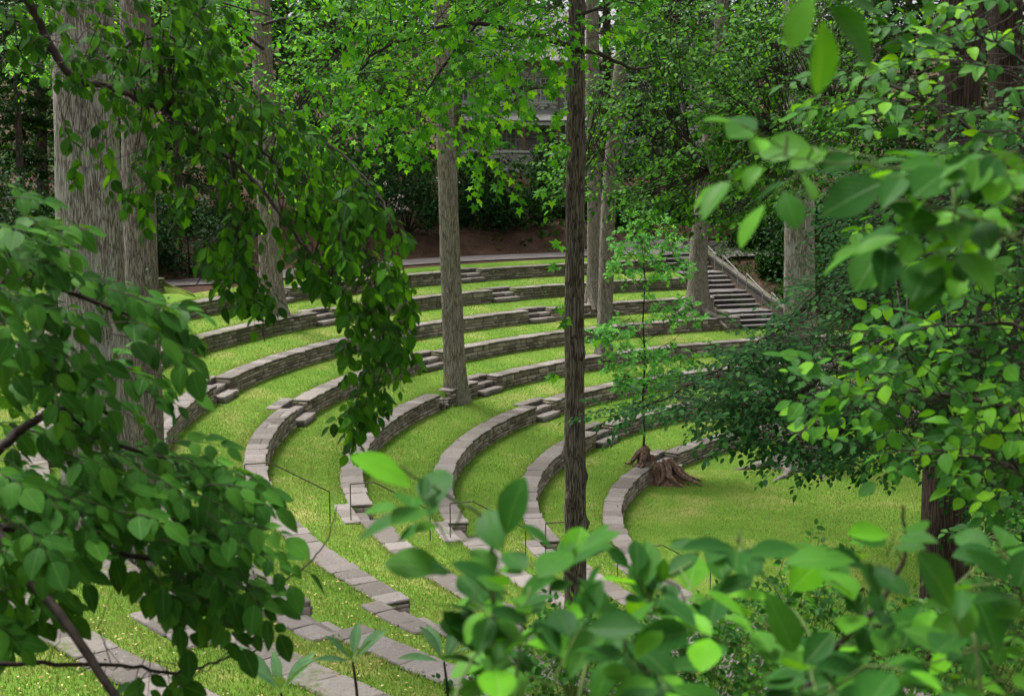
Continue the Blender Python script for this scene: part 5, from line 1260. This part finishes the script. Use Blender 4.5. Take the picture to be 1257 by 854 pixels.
def house():
    y0 = 90; zb = H(1.2, y0) - .3; root = thing('stone_house', (1.2, y0, zb), 'grey stone house with white paned windows glimpsed through leaves at the top middle', 'house')
    W, D_, Ht = 11.4, 9.0, 14.0 - zb
    def zz(v): return v - zb
    # walls: front built round its openings
    a = Acc(); wins = []
    for x in (-4.4, -2.2, -.35, 1.05, 2.6, 4.4): wins.append((x, zz(12.55), 1.0, 1.5))
    for x in (-3.8, -1.4, 1.2, 2.35, 4.3): wins.append((x, zz(9.5), 1.0, 1.5))
    xs = sorted({-W / 2, W / 2} | {w[0] - w[2] / 2 for w in wins} | {w[0] + w[2] / 2 for w in wins}); zs = sorted({0, Ht} | {w[1] - w[3] / 2 for w in wins} | {w[1] + w[3] / 2 for w in wins})
    for i in range(len(xs) - 1):
        for k in range(len(zs) - 1):
            cx, cz = (xs[i] + xs[i + 1]) / 2, (zs[k] + zs[k + 1]) / 2
            if any(abs(cx - w[0]) < w[2] / 2 and abs(cz - w[1]) < w[3] / 2 for w in wins): continue
            V = [(xs[i], 0, zs[k]), (xs[i + 1], 0, zs[k]), (xs[i + 1], 0, zs[k + 1]), (xs[i], 0, zs[k + 1])]; V += [(x, .4, z) for x, _, z in V]
            a.add(V, [[0, 1, 2, 3], [4, 7, 6, 5], [0, 4, 5, 1], [2, 6, 7, 3], [1, 5, 6, 2], [0, 3, 7, 4]])
    link('front_wall', a.mesh('front_wall', M_HSTONE), root)
    for x, z, w, h in wins: window(root, x, .14, z, w - .02, h - .02, 3, 4)
    bx('side_wall', root, (-W / 2 + .2, D_ / 2 + .2, Ht / 2), (.4, D_ - .4, Ht), M_HSTONE); bx('side_wall', root, (W / 2 - .2, D_ / 2 + .2, Ht / 2), (.4, D_ - .4, Ht), M_HSTONE)
    bx('back_wall', root, (0, D_ + .2, Ht / 2), (W, .4, Ht), M_HSTONE); bx('floor', root, (0, D_ / 2 + .2, zz(11.2)), (W - .82, D_ - .42, .3), M_WHITE)
    bx('fascia', root, (0, D_ / 2 + .2, Ht + .13), (W + .7, D_ + 1.1, .25), M_FASC); bx('eaves_trim', root, (0, D_ / 2 + .2, Ht + .30), (W + .9, D_ + 1.3, .09), M_WHITE)
    a = Acc(); e = .5; z0 = Ht + .345; V = [(-W / 2 - e, -.5, z0), (W / 2 + e, -.5, z0), (W / 2 + e, D_ + .9, z0), (-W / 2 - e, D_ + .9, z0), (-W / 2 + 3, D_ / 2, z0 + 3.6), (W / 2 - 3, D_ / 2, z0 + 3.6)]
    a.add(V, [[0, 1, 5, 4], [1, 2, 5], [2, 3, 4, 5], [3, 0, 4], [0, 3, 2, 1]]); link('roof', a.mesh('roof', M_SLATE), root)
    # porch roof, posts and parapet sill
    a = Acc(); V = [(-4.6, -2.4, zz(10.62)), (3.7, -2.4, zz(10.62)), (3.7, -.02, zz(11.35)), (-4.6, -.02, zz(11.35)), (-4.6, -2.4, zz(10.5)), (3.7, -2.4, zz(10.5)), (3.7, -.02, zz(10.5)), (-4.6, -.02, zz(10.5))]
    a.add(V, [[0, 1, 2, 3], [4, 7, 6, 5], [0, 4, 5, 1], [1, 5, 6, 2], [3, 2, 6, 7], [0, 3, 7, 4]]); link('porch_roof', a.mesh('porch_roof', M_SLATE), root)
    bx('porch_beam', root, (-.45, -2.3, zz(10.40)), (8.3, .16, .18), M_WHITE)
    for x in (-4.4, -2.2, -.5, 1.6, 3.5): bx('porch_post', root, (x, -2.3, zz(9.55)), (.22, .22, 1.5), M_FASC)
    bx('porch_rail', root, (-.45, -2.3, zz(8.72)), (8.3, .34, .14), M_WHITE); bx('porch_base', root, (-.45, -2.3, zz(8.65) / 2 - .1), (8.2, .3, zz(8.65) - .02), M_HSTONE)
    bx('downpipe', root, (1.75, -.06, zz(12.4)), (.09, .1, 2.6), M_FASC)
house()
def house2():
    y0 = 97; x0 = 10.0; zb = H(x0, y0) - .3; root = thing('pale_house', (x0, y0, zb), 'pale house with white windows glimpsed right of the leaning grey trunk', 'house')
    Ht = 15.2 - zb; bx('walls', root, (0, 3, Ht / 2), (6, 6, Ht), M_HSTONE)
    for x in (-1.6, 0, 1.6):
        for z in (13.3, 10.2): window(root, x, -.07, z - zb, 1.1, 1.7, 2, 4)
    bx('fascia', root, (0, 3, Ht + .12), (6.8, 6.8, .24), M_WHITE)
    a = Acc(); z0 = Ht + .25; a.add([(-3.4, -.4, z0), (3.4, -.4, z0), (3.4, 6.4, z0), (-3.4, 6.4, z0), (0, 3, z0 + 3)], [[0, 1, 4], [1, 2, 4], [2, 3, 4], [3, 0, 4], [0, 3, 2, 1]]); link('roof', a.mesh('roof', M_SLATE), root)
house2()

# dead leaves over the mulch bank beyond the path
def bank_litter():
    r_ = np.random.default_rng(420); n = 7000; d = r_.uniform(52, 80, n); px = r_.uniform(-60, 1300, n); x = (px - 628.5) / F * d
    rr = np.hypot(x - OX, d - OY); k = rr > 33.5; x, d = x[k], d[k]
    P = np.column_stack([x, d, [H(a, b) for a, b in zip(x, d)]]); scatter('leaf_litter', P, .05, .14, M_LITTER, 'dry brown leaves strewn over the mulch bank beyond the path', 'leaf litter', .03)
bank_litter()

# ivy and low green cover on the bank beside the stairs
def ivy_bank():
    r_ = np.random.default_rng(430); n = 16000; th = r_.uniform(72, 106.9, n); r = r_.uniform(22.2, 40, n); x = OX + r * np.cos(th * D2R); y = OY + r * np.sin(th * D2R)
    k = (np.sin(x * 1.7) * np.sin(y * 1.3) > -.75); x, y = x[k], y[k]; n = len(x); P = np.column_stack([x, y, [H(a, b) for a, b in zip(x, y)]]); P[:, 2] += .03 + r_.random(n) ** 2 * .28
    R = frames(r_.normal(size=(n, 3)) * [1, 1, .4], r_.normal(size=(n, 3)) * .45 + [0, -.3, 1]) * (.17 * r_.uniform(.5, 1.2, n))[:, None, None]
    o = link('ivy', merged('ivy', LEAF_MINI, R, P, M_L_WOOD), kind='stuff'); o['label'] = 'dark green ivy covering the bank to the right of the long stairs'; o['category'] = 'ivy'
ivy_bank()
